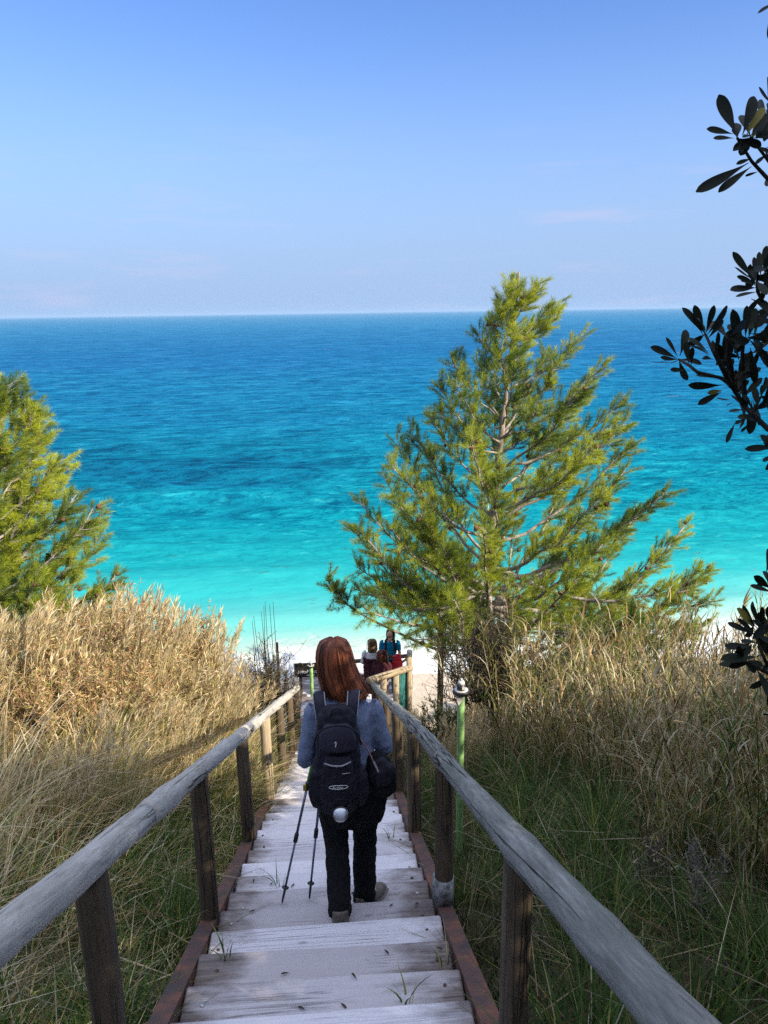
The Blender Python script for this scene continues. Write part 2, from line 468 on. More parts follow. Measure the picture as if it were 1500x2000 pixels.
class Geo:
    def __init__(self):
        self.V, self.F, self.U, self.C, self.n = [], [], [], [], 0

    def add(self, V, Fq, uv=None, col=(0.5, 0.5, 0.5)):
        V = np.asarray(V, float).reshape(-1, 3); Fq = np.asarray(Fq, int)
        self.V.append(V); self.F.append(Fq + self.n)
        self.U.append(np.zeros((Fq.size, 2)) if uv is None else np.asarray(uv).reshape(-1, 2))
        c = np.asarray(col, float)
        self.C.append(np.broadcast_to(c, (len(V), 3)).copy())
        self.n += len(V)
        return self

    def tube(self, path, rad, n=10, col=(0.5, 0.5, 0.5), side=None, caps=True, flat=None, jit=0.0):
        """round (or, with flat, elliptic) tube along a path; UV = metres along, metres round"""
        P = np.asarray(path, float); k = len(P)
        rad = np.broadcast_to(np.asarray(rad, float), (k,)).copy()
        fl = np.broadcast_to(np.asarray(1.0 if flat is None else flat, float), (k,)).copy()
        T = np.gradient(P, axis=0); T = unit(T)
        s = np.asarray(side if side is not None else ((0, 0, 1) if abs(T[0][2]) < 0.8 else (1, 0, 0)), float)
        rings, us = [], []
        L = np.concatenate([[0], np.cumsum(np.linalg.norm(np.diff(P, axis=0), axis=1))])
        idx = list(range(k)); ext = [(i, rad[i]) for i in idx]
        if caps:
            ext = [(0, rad[0] * 0.02)] + ext + [(k - 1, rad[-1] * 0.02)]
        a = np.linspace(0, 2 * np.pi, n, endpoint=False)
        prev = s
        frames = []
        for i in idx:
            b = prev - T[i] * np.dot(prev, T[i]); b = unit(b); prev = b
            frames.append((b, np.cross(T[i], b)))
        for i, r in ext:
            b, c = frames[i]
            rr = r * (1 + (jit * rng.normal(size=n) if jit else 0))
            rings.append(P[i] + (np.cos(a) * rr)[:, None] * b + (np.sin(a) * rr * fl[i])[:, None] * c)
            us.append(L[i])
        V = np.concatenate(rings); m = len(ext)
        i, j = np.meshgrid(np.arange(m - 1), np.arange(n), indexing='ij')
        i, j = i.ravel(), j.ravel(); j2 = (j + 1) % n
        Fq = np.stack([i * n + j, i * n + j2, (i + 1) * n + j2, (i + 1) * n + j], 1)
        us = np.array(us); rm = rad.mean()
        vv = 2 * np.pi * rm / n
        uv = np.stack([np.stack([us[i], j * vv], 1), np.stack([us[i], (j + 1) * vv], 1), np.stack([us[i + 1], (j + 1) * vv], 1), np.stack([us[i + 1], j * vv], 1)], 1)
        return self.add(V, Fq, uv, col)

    def box(self, c, size, rot=None, col=(0.5, 0.5, 0.5)):
        s = np.asarray(size, float) / 2
        V = np.array([[x, y, z] for z in (-1, 1) for y in (-1, 1) for x in (-1, 1)], float) * s
        if rot is not None:
            V = V @ np.asarray(rot, float).T
        V = V + np.asarray(c, float)
        Fq = [[0, 2, 3, 1], [4, 5, 7, 6], [0, 1, 5, 4], [2, 6, 7, 3], [0, 4, 6, 2], [1, 3, 7, 5]]
        return self.add(V, Fq, None, col)

    def blades(self, base, h, lean, bend, w, col, seg=3, up=None, twist=None):
        """curved tapering grass blades, all at once"""
        base = np.asarray(base, float); n = len(base)
        t = np.linspace(0, 1, seg + 1)
        az = np.asarray(lean, float)
        ld = np.stack([np.cos(az), np.sin(az), np.zeros(n)], 1)
        u = np.array([0, 0, 1.0]) if up is None else up
        b = np.asarray(bend, float)[:, None]; hh = np.asarray(h, float)[:, None]
        out = hh * (b * t ** 1.7 + 0.08 * t)
        hgt = hh * (t - 0.45 * b * t ** 2.2)
        C = base[:, None, :] + ld[:, None, :] * out[..., None] + (u * np.ones((n, 3)))[:, None, :] * hgt[..., None]
        sa = az + np.pi / 2 + (rng.uniform(-0.9, 0.9, n) if twist is None else twist)
        sv = np.stack([np.cos(sa), np.sin(sa), rng.uniform(-0.3, 0.3, n)], 1)
        wt = np.asarray(w, float)[:, None] * np.clip(1.05 - t ** 1.5, 0.05, 1) * 0.5
        A = C - sv[:, None, :] * wt[..., None]; B = C + sv[:, None, :] * wt[..., None]
        V = np.stack([A, B], 2).reshape(-1, 3)
        o = (np.arange(n) * (seg + 1) * 2)[:, None] + (np.arange(seg) * 2)[None, :]
        Fq = np.stack([o, o + 1, o + 3, o + 2], -1).reshape(-1, 4)
        cc = np.repeat(np.broadcast_to(np.asarray(col, float), (n, 3)), (seg + 1) * 2, axis=0)
        return self.add(V, Fq, None, cc)

    def needles(self, base, direc, length, w, col):
        base = np.asarray(base, float); n = len(base)
        d = unit(direc)
        r = unit(rng.normal(size=(n, 3))); s = unit(np.cross(d, r))
        L = np.asarray(length, float)[:, None]; W = np.asarray(w, float)[..., None] if np.ndim(w) else w
        mid = base + d * L * 0.5; tip = base + d * L
        V = np.stack([base - s * W * .35, base + s * W * .35, mid + s * W * .5, mid - s * W * .5, tip + s * W * .08, tip - s * W * .08], 1).reshape(-1, 3)
        o = np.arange(n) * 6
        Fq = np.concatenate([np.stack([o, o + 1, o + 2, o + 3], 1), np.stack([o + 3, o + 2, o + 4, o + 5], 1)])
        cc = np.repeat(np.broadcast_to(np.asarray(col, float), (n, 3)), 6, axis=0)
        return self.add(V, Fq, None, cc)

    def leaf(self, base, tip, width, normal, col, curl=0.12, fold=0.18, segs=12):
        """obovate leaf: narrow at its stalk, broad beyond the middle"""
        b, t = np.asarray(base, float), np.asarray(tip, float)
        ax = t - b; L = np.linalg.norm(ax); ax = ax / L
        nn = np.asarray(normal, float); nn = unit(nn - ax * np.dot(nn, ax)); s = np.cross(ax, nn)
        tt = np.linspace(0, 1, segs + 1)
        prof = np.interp(tt, [0, .1, .25, .45, .6, .72, .84, .93, .98, 1], [.07, .12, .38, .78, .96, 1, .88, .62, .34, .12]) * width / 2
        ctr = b + np.outer(tt * L, ax) + np.outer(curl * L * (tt - tt ** 2) * 1.6, nn)
        V = np.stack([ctr - s * prof[:, None] + nn * (fold * prof)[:, None], ctr, ctr + s * prof[:, None] + nn * (fold * prof)[:, None]], 1).reshape(-1, 3)
        Fq = []
        for i in range(segs):
            o = i * 3
            Fq += [[o, o + 1, o + 4, o + 3], [o + 1, o + 2, o + 5, o + 4]]
        return self.add(V, Fq, None, col)

    def mesh(self, name, off=(0, 0, 0), smooth=True):
        V = np.concatenate(self.V) - np.asarray(off, float)
        return np_mesh(name, V, np.concatenate(self.F), np.concatenate(self.U), np.concatenate(self.C), smooth)

    def build(self, name, mat, parent=None, smooth=True, **tags):
        off = root_loc(parent)
        o = bpy.data.objects.new(name, self.mesh(name, off, smooth))
        COL.objects.link(o)
        o.data.materials.append(M[mat] if isinstance(mat, str) else mat)
        if parent is not None:
            o.parent = parent
        tag(o, **tags)
        return o


def root_loc(o):
    while o is not None and o.parent is not None:
        o = o.parent
    return (0, 0, 0) if o is None else tuple(o.location)


def tag(o, label=None, cat=None, group=None, kind=None):
    if label: o['label'] = label
    if cat: o['category'] = cat
    if group: o['group'] = group
    if kind: o['kind'] = kind
    return o


def thing(name, label, cat, loc=(0, 0, 0), rz=0.0, group=None):
    o = bpy.data.objects.new(name, None)
    o.empty_display_size = 0.1
    COL.objects.link(o)
    o.location = loc
    o.rotation_euler = (0, 0, rz)
    return tag(o, label, cat, group)


def copy_tree(o, parent=None):
    c = o.copy()
    COL.objects.link(c)
    if parent is not None:
        c.parent = parent
    for ch in list(o.children):
        copy_tree(ch, c)
    return c


def mesh_obj(name, me, mat, parent=None, **tags):
    o = bpy.data.objects.new(name, me)
    COL.objects.link(o)
    me.materials.clear(); me.materials.append(M[mat] if isinstance(mat, str) else mat)
    if parent is not None:
        o.parent = parent
    return tag(o, **tags)


def bevel_box(name, c, size, bev, mat, parent=None, rot=None, segs=2, noise_amp=0.0, sub=0, **tags):
    bm = bmesh.new()
    bmesh.ops.create_cube(bm, size=1.0)
    bmesh.ops.scale(bm, vec=size, verts=bm.verts)
    bmesh.ops.bevel(bm, geom=bm.edges[:] + bm.verts[:], offset=bev, segments=segs, affect='EDGES', profile=0.5, clamp_overlap=True)
    if sub:
        bmesh.ops.subdivide_edges(bm, edges=[e for e in bm.edges if e.calc_length() > 0.05], cuts=sub, use_grid_fill=True)
    if noise_amp:
        for v in bm.verts:
            v.co += Vector((random.gauss(0, 1), random.gauss(0, 1), random.gauss(0, 1))) * noise_amp
    Mx = Matrix.Translation(Vector(c) - Vector(root_loc(parent)))
    if rot is not None:
        Mx = Mx @ rot.to_4x4()
    bmesh.ops.transform(bm, matrix=Mx, verts=bm.verts)
    me = bpy.data.meshes.new(name)
    bm.to_mesh(me); bm.free()
    me.polygons.foreach_set('use_smooth', np.full(len(me.polygons), bev > 0.012, bool))
    return mesh_obj(name, me, mat, parent, **tags)


def remesh(geo, name, voxel, mat, parent, smooth_it=2, wrinkle=0.0, wscale=18.0, **tags):
    """fuse overlapping tubes into one continuous skin"""
    off = root_loc(parent)
    tmp = bpy.data.objects.new('tmp', geo.mesh('tmp', off)); COL.objects.link(tmp)
    md = tmp.modifiers.new('r', 'REMESH'); md.mode = 'VOXEL'; md.voxel_size = voxel
    if smooth_it:
        s = tmp.modifiers.new('s', 'SMOOTH'); s.iterations = smooth_it; s.factor = 0.5
    dg = bpy.context.evaluated_depsgraph_get(); dg.update()
    me = bpy.data.meshes.new_from_object(tmp.evaluated_get(dg))
    old = tmp.data; bpy.data.objects.remove(tmp); bpy.data.meshes.remove(old)
    me.name = name
    if wrinkle:
        n = len(me.vertices)
        co = np.zeros(n * 3, np.float32); no = np.zeros(n * 3, np.float32)
        me.vertices.foreach_get('co', co); me.vertices.foreach_get('normal', no)
        co = co.reshape(-1, 3); no = no.reshape(-1, 3)
        from mathutils import noise as mn
        d = np.array([mn.fractal(Vector((p[0] * wscale, p[1] * wscale, p[2] * wscale * 1.5)), 0.6, 2.0, 3) for p in co])
        co += no * (d * wrinkle)[:, None]
        me.vertices.foreach_set('co', co.ravel())
    me.polygons.foreach_set('use_smooth', np.ones(len(me.polygons), bool))
    me.update()
    return mesh_obj(name, me, mat, parent, **tags)


def smooth(t):
    t = np.clip(t, 0, 1)
    return t * t * (3 - 2 * t)


# ------------------------------------------------------------------ terrain
PITCH, RISE, Y0, Z0 = 0.30, 0.138, 2.48, 8.30      # tread pitch; first nosing seen in the photo
S = RISE / PITCH


def stair_z(y):
    y = np.asarray(y, float)
    z = Z0 - S * (y - Y0)
    z = np.where(y > 11.8, Z0 - S * (11.8 - Y0), z)
    z = np.where(y > 13.2, Z0 - S * (11.8 - Y0) - 0.62 * (y - 13.2), z)
    return np.maximum(z, 1.75)


def fbm(x, y, s=1.0, seed=0):
    r = np.random.default_rng(seed)
    o = 0
    for k in range(5):
        a = r.uniform(0, 6.28); f = s * 1.9 ** k; p = r.uniform(0, 6.28, 2)
        o = o + np.sin((x * np.cos(a) + y * np.sin(a)) * f + p[0]) * np.cos((-x * np.sin(a) + y * np.cos(a)) * f * 0.8 + p[1]) / 1.7 ** k
    return o * 0.5


def terrain(x, y):
    x = np.asarray(x, float); y = np.asarray(y, float)
    path = stair_z(y) - 0.30
    left = np.interp(y, [-40, 0, 2, 4.5, 7, 9.5, 11, 13, 16], [27.5, 9.2, 8.45, 7.55, 6.85, 5.75, 4.4, 2.4, 1.35])
    left = left + np.clip(-x - 3, 0, 6) * 0.07 * np.interp(y, [0, 3, 12, 14], [.3, 1, 1, 0])
    right = np.interp(y, [-40, 0, 4, 6, 8, 10, 11.3, 12.6, 16], [27.5, 9.2, 7.5, 6.68, 5.85, 4.92, 4.05, 2.5, 1.3])
    right = right + np.clip(x - 2, 0, 6) * 0.01 * np.interp(y, [0, 3, 10, 13], [.2, 1, 1, 0])
    a = smooth((-x - 0.62) / 1.5); b = smooth((x - 0.62) / 1.8)
    hill = path * (1 - a - b) + left * a + right * b + 0.07 * fbm(x, y, 1.6, 3) * np.clip(np.abs(x) - .6, 0, 1)
    beach = np.interp(y, [12, 16, 19, 22.0, 40, 90], [1.7, 1.2, 0.6, 0.0, -1.6, -5]) + 0.03 * fbm(x, y, 0.8, 5)
    k = smooth((y - 12.5) / 4.0)
    z = np.where(y < 12.5, np.maximum(hill, beach), np.maximum(hill * (1 - k) + beach * k, beach - 0.2))
    return z


gx = np.concatenate([np.linspace(-400, -14, 24), np.linspace(-13.6, 13.6, 150), np.linspace(14, 400, 24)])
gy = np.concatenate([np.linspace(-60, -6, 24), np.linspace(-5.7, 27, 190), np.linspace(27.6, 90, 30)])
X, Y = np.meshgrid(gx, gy)
Zt = terrain(X, Y)
ny, nx = X.shape
ii, jj = np.meshgrid(np.arange(ny - 1), np.arange(nx - 1), indexing='ij')
ii, jj = ii.ravel(), jj.ravel()
Fq = np.stack([ii * nx + jj, ii * nx + jj + 1, (ii + 1) * nx + jj + 1, (ii + 1) * nx + jj], 1)
mesh_obj('ground', np_mesh('ground', np.stack([X, Y, Zt], -1).reshape(-1, 3), Fq), 'ground', kind='structure')

# sea
rows = [19.0]
while rows[-1] < 60:
    rows.append(rows[-1] + 0.13 + 0.004 * (rows[-1] - 19))
while rows[-1] < 40000:
    rows.append(rows[-1] * 1.022)
ry = np.array(rows); cu = np.linspace(-1.25, 1.25, 300)
X = cu[None, :] * (ry[:, None] + 14); Y = np.repeat(ry[:, None], len(cu), 1)
Zs = np.zeros_like(X)
r2 = np.random.default_rng(5)
cell = np.maximum(2.5 / 300 * (Y + 14), np.gradient(ry)[:, None])
for lam in (9.0, 7.0, 5.2, 4.1, 3.3, 2.6, 2.1, 1.7, 1.4, 1.15):
    for rep in range(2):
        ang = R(-9) + r2.normal(0, 0.30)                 # crests nearly parallel to the shore
        kx, ky = -math.sin(ang) * 2 * np.pi / lam, math.cos(ang) * 2 * np.pi / lam
        amp = 0.013 * lam ** 0.9 * np.clip((lam / cell - 3) / 4, 0, 1) * np.clip((Y - 25.5) / 14, 0.03, 1)
        ph = kx * X + ky * Y + r2.uniform(0, 6.28) + 0.8 * fbm(X, Y, 0.10, int(lam * 10) + rep)
        Zs += amp * (np.sin(ph) + 0.35 * np.sin(2 * ph + 1.2))
Zs += 0.10 * np.exp(-((Y - 27.2 - 0.5 * np.sin(X * .35)) / 0.7) ** 2) + 0.07 * np.exp(-((Y - 32.0 + 0.5 * np.sin(X * .22)) / 0.9) ** 2)
ny, nx = X.shape
ii, jj = np.meshgrid(np.arange(ny - 1), np.arange(nx - 1), indexing='ij')
ii, jj = ii.ravel(), jj.ravel()
Fq = np.stack([ii * nx + jj, ii * nx + jj + 1, (ii + 1) * nx + jj + 1, (ii + 1) * nx + jj], 1)
mesh_obj('sea', np_mesh('sea', np.stack([X, Y, Zs], -1).reshape(-1, 3), Fq), 'water', kind='structure')

# ------------------------------------------------------------------ staircase
st = thing('wooden_staircase', 'long straight wooden staircase with pale worn treads going down the slope', 'staircase', (0, Y0, Z0))
TW = 1.20
tread_meshes = []
for k in range(5):
    bm = bmesh.new()
    bmesh.ops.create_cube(bm, size=1.0)
    bmesh.ops.scale(bm, vec=(TW, PITCH + 0.025, 0.042), verts=bm.verts)
    bmesh.ops.bevel(bm, geom=bm.edges[:], offset=0.006, segments=2, affect='EDGES')
    bmesh.ops.subdivide_edges(bm, edges=[e for e in bm.edges if e.calc_length() > 0.3], cuts=14)
    for v in bm.verts:
        v.co.z += 0.002 * math.sin(v.co.x * 4 + k * 1.7) + random.gauss(0, 0.0003)
        v.co.y += 0.003 * math.sin(v.co.x * 2.1 + k * 2.3)
    me = bpy.data.meshes.new('tread'); bm.to_mesh(me); bm.free()
    tread_meshes.append(me)
for k in range(-9, 31):
    ynose = Y0 + PITCH * k
    z = Z0 - RISE * k
    t = mesh_obj('tread', tread_meshes[k % 5], 'tread', st)
    t.location = Vector((random.gauss(0, 0.006), ynose - (PITCH + 0.025) / 2 + random.gauss(0, 0.004), z - 0.021)) - st.location
    t.rotation_euler = (random.gauss(0, 0.006), random.gauss(0, 0.004), random.gauss(0, 0.006))
    if -1 <= k <= 12:
        for sx in (-1, 1):
            for sy in ((-0.06, 0.07) if random.random() < 0.6 else (0.02,)):
                g = Geo()
                cx = sx * random.uniform(0.50, 0.555); cy = sy + random.gauss(0, .01)
                g.tube([(cx, cy, 0.019), (cx, cy, 0.0245)], random.uniform(.007, .010), 10)
                s_ = g.mesh('screw')
                mesh_obj('screw', s_, 'screw' if random.random() < .5 else 'screw_rust', t)
ang = math.atan(S)
rotm = np.array([[1, 0, 0], [0, math.cos(-ang), -math.sin(-ang)], [0, math.sin(-ang), math.cos(-ang)]])
for sx in (-1, 1):
    g = Geo()
    ya, yb = -0.4, 11.75
    ym = (ya + yb) / 2
    L = (yb - ya) / math.cos(ang)
    x = sx * (TW / 2 + 0.052)
    nseg = 6
    for q in range(nseg):
        yc = ya + (yb - ya) * (q + .5) / nseg
        g.box((x, yc, Z0 - S * (yc - Y0) - 0.12), (0.085, L / nseg - 0.003, 0.20), rotm)
    g.build('stringer', 'oxide', st, smooth=False)
    g = Geo()     # inner ledger that carries the treads
    g.box((sx * (TW / 2 - 0.05), ym, Z0 - S * (ym - Y0) - 0.20), (0.05, L, 0.10), rotm)
    g.build('ledger', 'oxide', st, smooth=False)

# handrails of round poles
RZ = 0.915
for sx, label in ((-1, 'pale grey round pole handrail with brown posts on the left edge of the stairs'), (1, 'darker mossy grey round pole handrail on the right edge of the stairs')):
    hx = sx * 0.635
    hr = thing('wooden_handrail', label, 'handrail', (hx, Y0, Z0))
    py = [0.4, 2.0, 3.6, 5.2, 6.8, 8.4, 10.0, 11.6]
    cuts = [-0.8, 2.55, 5.25, 8.4, 11.72] if sx < 0 else [-0.8, 3.62, 6.85, 11.72]
    for a, b in zip(cuts, cuts[1:]):
        m = 44
        ys = np.linspace(a + 0.002, b - 0.002, m)
        bow = 0.012 * np.sin((ys - a) / (b - a) * math.pi) * random.choice([-1, 1])
        zs = Z0 - S * (ys - Y0) + RZ + bow * 0.7
        xs = np.full(m, hx) + bow
        zs = zs + 0.004 * fbm(ys, xs, 5, int(a * 7 + 50)) ; xs = xs + 0.004 * fbm(ys, xs, 4, int(a * 5 + 90))
        rad = 0.0475 + 0.005 * fbm(ys, ys * 0, 3.5, int(a * 3 + 70)) + random.gauss(0, .001)
        for kk in range(3):
            yk = random.uniform(a, b); rad = rad + 0.006 * np.exp(-((ys - yk) / 0.09) ** 2)
        rad[0] *= 0.93; rad[-1] *= 0.93
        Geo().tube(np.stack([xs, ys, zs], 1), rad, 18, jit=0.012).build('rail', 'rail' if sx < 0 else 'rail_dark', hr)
    for k, y in enumerate(py):
        if sx < 0 and y < 0.5:
            pass
        zt = Z0 - S * (y - Y0) + RZ - 0.038
        zb = Z0 - S * (y - Y0) - 0.32
        tx, ty = random.gauss(0, 0.006), random.gauss(0, 0.008)
        m = 14
        tt = np.linspace(0, 1, m)
        path = np.stack([hx + sx * 0.012 + tx * (1 - tt), y + ty * (1 - tt), zb + (zt - zb) * tt], 1)
        rad = 0.050 + 0.0025 * fbm(tt * 3, tt * 0, 3, k + 200) + 0.004 * (1 - tt) + random.gauss(0, .0015)
        far = y > 6
        Geo().tube(path, rad, 14, jit=0.01).build('post', 'rail_far' if y in (6.8,) and sx < 0 else 'post', hr)  # the one sunlit post gets paler wood: sunlight in its colour
        if sx > 0 and y == 3.6:
            Geo().tube([(hx + .012, y, Z0 - S * (y - Y0) + .0), (hx + .012, y, Z0 - S * (y - Y0) + .17)], 0.060, 16).build('sleeve', plain('scuffed_metal_sleeve', (0.24, 0.245, 0.24), 0.6, 0.0, 0.85, 22), hr, label='scuffed pale metal sleeve round the post foot')

# ------------------------------------------------------------------ landing, lower flight, platform
LZ = float(stair_z(12.5))
land = thing('wooden_landing', 'small plank landing at the foot of the long stairs', 'landing', (0.3, 12.5, LZ))
for k in range(9):
    y = 11.87 + k * 0.155
    bevel_box('plank', (0.35, y, LZ - 0.02), (2.0, 0.148, 0.04), 0.005, 'tread', land)
for x in (-0.5, 0.3, 1.2):
    Geo().box((x, 12.5, LZ - 0.09), (0.08, 1.34, 0.09)).build('joist', 'post', land, smooth=False)
lf = thing('lower_staircase', 'short lower wooden flight in sunlight leading from the landing to the beach', 'staircase', (0, 13.2, LZ))
for k in range(1, 12):
    y = 13.05 + 0.27 * k; z = LZ - 0.167 * k
    bevel_box('tread', (0.0, y + .13, z - 0.02), (1.15, 0.28, 0.04), 0.005, 'tread', lf)
rot2 = lambda a: np.array([[1, 0, 0], [0, math.cos(-a), -math.sin(-a)], [0, math.sin(-a), math.cos(-a)]])
a2 = math.atan(.62)
for sx in (-1, 1):
    Geo().box((sx * .62, 14.75, LZ - .62 * 1.55 - .1), (0.08, 3.5, 0.18), rot2(a2)).build('stringer', 'oxide', lf, smooth=False)

PZ = 1.78
plat = thing('beach_platform', 'sunlit plank platform by the beach where three people stand', 'platform', (0.5, 17.4, PZ))
for k in range(12):
    bevel_box('plank', (0.35, 16.3 + k * 0.2, PZ - 0.02), (2.6, 0.19, 0.04), 0.005, 'tread', plat)
for x in (-0.85, 0.35, 1.55):
    Geo().box((x, 17.4, PZ - 0.10), (0.09, 2.35, 0.11)).build('joist', 'post', plat, smooth=False)
    for y in (16.4, 18.4):
        zt = float(terrain(x, y)) - .2
        Geo().tube([(x, y, zt), (x, y, PZ - .15)], 0.06, 10).build('leg', 'post', plat)

# railing of the landing, seen in front of the people
lr = thing('landing_railing', 'short sunlit round pole railing on posts at the right of the landing', 'railing', (0.6, 12.3, LZ))
A = pix(722, 1329, 11.72); B = pix(802, 1304, 12.45)
tt = np.linspace(-.02, 1.0, 14)
P_ = A + (B - A) * tt[:, None]
Geo().tube(P_, 0.062 + .003 * fbm(tt * 4, tt, 3, 3), 12, jit=.012).build('rail', 'rail_far', lr)
for px_, dy in ((748, 0.28), (772, 0.5), (799, 0.73)):
    t_ = (px_ - 722) / 80.0
    p = A + (B - A) * t_
    zb = min(float(terrain(p[0], p[1])), LZ) - .2
    top = p[2] + (0.20 if px_ == 799 else -.05)
    Geo().tube([(p[0], p[1] + .005, zb), (p[0], p[1] + .005, (zb + top) / 2), (p[0], p[1] + .005, top)], 0.055 if px_ != 799 else .05, 12, jit=.01).build('post', 'rail_far', lr)
# green mesh panel hung under the end of the railing
a_ = A + (B - A) * 0.66; b_ = A + (B - A) * 0.985
mp = plain('teal_windbreak_cloth', (0.02, 0.12, 0.115), 0.8, 0, 0.35, 30, 0.2)
g = Geo()
nu, nv = 12, 10
V = []
for v in range(nv + 1):
    for u in range(nu + 1):
        q = a_ + (b_ - a_) * (u / nu)
        V.append((q[0], q[1] + .065 + 0.012 * math.sin(u * 1.4 + v * .5), q[2] - 0.05 - 0.82 * v / nv))
V = np.array(V)
Fq = np.array([[v * (nu + 1) + u, v * (nu + 1) + u + 1, (v + 1) * (nu + 1) + u + 1, (v + 1) * (nu + 1) + u] for v in range(nv) for u in range(nu)])
g.add(V, Fq); g.add(V + np.array([0, .008, 0]), Fq[:, ::-1])
g.build('windbreak_cloth', mp, label='teal windbreak cloth hung under the end of the landing railing', cat='windbreak')
# rail behind the people
fr = thing('platform_railing', 'low dark railing with a cross brace and end post behind the people', 'railing', (0.6, 18.3, PZ))
A2 = pix(690, 1292, 18.35); B2 = pix(796, 1281, 18.35)
Geo().tube([A2, (A2 + B2) / 2, B2], 0.055, 10).build('rail', 'post', fr)
Geo().tube([A2 - (0, 0, .45), (A2 + B2) / 2 - (0, 0, .43), B2 - (0, 0, .40)], 0.045, 10).build('rail', 'post', fr)
Geo().tube([A2 + (B2 - A2) * .55 - (0, .05, .42), B2 - (0, .05, .05)], 0.035, 8).build('brace', 'post', fr)
Geo().tube([(B2[0] + .05, B2[1], PZ - .4), (B2[0] + .05, B2[1], B2[2] + .14)], 0.075, 12).build('post', 'rail', fr)
Geo().tube([(A2[0], A2[1], PZ - .4), (A2[0], A2[1], A2[2] + .05)], 0.06, 12).build('post', 'post', fr)

# ------------------------------------------------------------------ lamp posts, sign, posts
M['green'] = plain('chipped_green_paint', (0.19, 0.34, 0.12), 0.55, 0, 0.4, 16, 0.15)
M['black'] = plain('black_plastic', (0.02, 0.02, 0.022), 0.45, 0, 0.3, 20)
M['whitep'] = plain('white_ceramic', (0.5, 0.49, 0.45), 0.5, 0, 0.1, 20)
M['tape'] = plain('pale_tape', (0.55, 0.50, 0.45), 0.7, 0, 0.2, 30)


def lamp(px, ytop, y, label, rad):
    top = pix(px, ytop, y)
    zb = float(terrain(top[0], top[1])) - 0.15
    t = thing('lamp_post', label, 'lamp post', (top[0], top[1], zb), group='green lamp posts')
    m = np.linspace(0, 1, 12)
    Geo().tube(np.stack([np.full(12, top[0]), np.full(12, top[1]), zb + (top[2] - .12 - zb) * m], 1), rad, 16).build('pole', 'green', t)
    x, yy, z = top
    k = rad / 0.027
    Geo().tube([(x, yy, z - .125), (x, yy, z - .115), (x, yy, z - .10), (x, yy, z - .085)], np.array([.030, .055, .062, .060]) * k, 20).build('dish', 'black', t)
    Geo().tube([(x, yy, z - .088), (x, yy, z - .083)], .050 * k, 20).build('gasket', 'whitep', t)
    Geo().tube([(x, yy, z - .085), (x, yy, z - .04)], .031 * k, 16).build('socket', 'black', t)
    Geo().tube([(x, yy, z - .04), (x, yy, z - .022), (x, yy, z - .015)], np.array([.027, .024, .018]) * k, 16).build('holder', 'whitep', t)
    Geo().tube([(x, yy, z - .016), (x, yy, z + .004)], .009 * k, 10).build('pin', 'screw', t)
    Geo().box((x + .012 * k, yy - .033 * k, z - .06), (.022 * k, .004, .02)).build('sticker', 'whitep', t, smooth=False)
    return t


lp1 = lamp(901, 1326, 5.0, 'green lamp post without its globe, standing in the grass right of the handrail', 0.027)
g = Geo()     # strip of tape fluttering under the dish
tp = pix(901, 1326, 5.0)
g.add([(tp[0] - .045, tp[1] - .034, tp[2] - .12), (tp[0] + .01, tp[1] - .034, tp[2] - .12), (tp[0] + .005, tp[1] - .040, tp[2] - .15), (tp[0] - .025, tp[1] - .05, tp[2] - .185)], [[0, 1, 2, 3]])
g.add(np.array([(tp[0] - .045, tp[1] - .031, tp[2] - .12), (tp[0] + .01, tp[1] - .031, tp[2] - .12), (tp[0] + .005, tp[1] - .037, tp[2] - .15), (tp[0] - .025, tp[1] - .047, tp[2] - .185)]), [[3, 2, 1, 0]])
g.build('tape', 'tape', lp1, smooth=False)
lamp(607, 1291, 13.4, 'green lamp post in front of the black sign at the foot of the stairs', 0.034)

# sign board
sa = pix(574, 1297, 14.6)
sw = 1.25
signt = thing('sign_board', 'black sign board with white lettering behind the far lamp post', 'sign', (sa[0] + sw / 2, 14.6, sa[2] - 0.4))
bevel_box('board', (sa[0] + sw / 2, 14.62, sa[2] - .155), (sw, 0.035, 0.31), 0.006, plain('black_sign_paint', (0.016, 0.016, 0.018), 0.5), signt)
zb = float(terrain(sa[0], 14.6))
for x in (sa[0] + .12, sa[0] + sw - .12):
    Geo().box((x, 14.67, (zb - .2 + sa[2] - .02) / 2), (.06, .06, sa[2] - .02 - zb + .2)).build('leg', 'post', signt, smooth=False)


def text(body, size, loc, rot, mat, parent, name='lettering', extrude=0.002, align='LEFT', shear=0.0, **tags):
    cu_ = bpy.data.curves.new('t', 'FONT'); cu_.body = body; cu_.size = size; cu_.extrude = extrude; cu_.align_x = align; cu_.shear = shear
    tmp = bpy.data.objects.new('t', cu_); COL.objects.link(tmp)
    dg = bpy.context.evaluated_depsgraph_get(); dg.update()
    me = bpy.data.meshes.new_from_object(tmp.evaluated_get(dg))
    bpy.data.objects.remove(tmp); bpy.data.curves.remove(cu_)
    me.transform(Matrix.Translation(Vector(loc) - Vector(root_loc(parent))) @ rot.to_4x4())
    return mesh_obj(name, me, mat, parent, **tags)


M['letter'] = plain('white_lettering', (0.8, 0.8, 0.8), 0.5, 0, 0.05)
rx = Matrix.Rotation(R(90), 3, 'X')
text('deltaMotors', 0.105, (sa[0] + .05, 14.598, sa[2] - .215), rx, 'letter', signt, extrude=.003)
g = Geo()
for k in range(11):
    if k % 5 != 4:
        g.box((sa[0] + .27 + k * .042, 14.599, sa[2] - .262), (.030, .006, .022))
g.build('lettering', 'letter', signt, smooth=False)

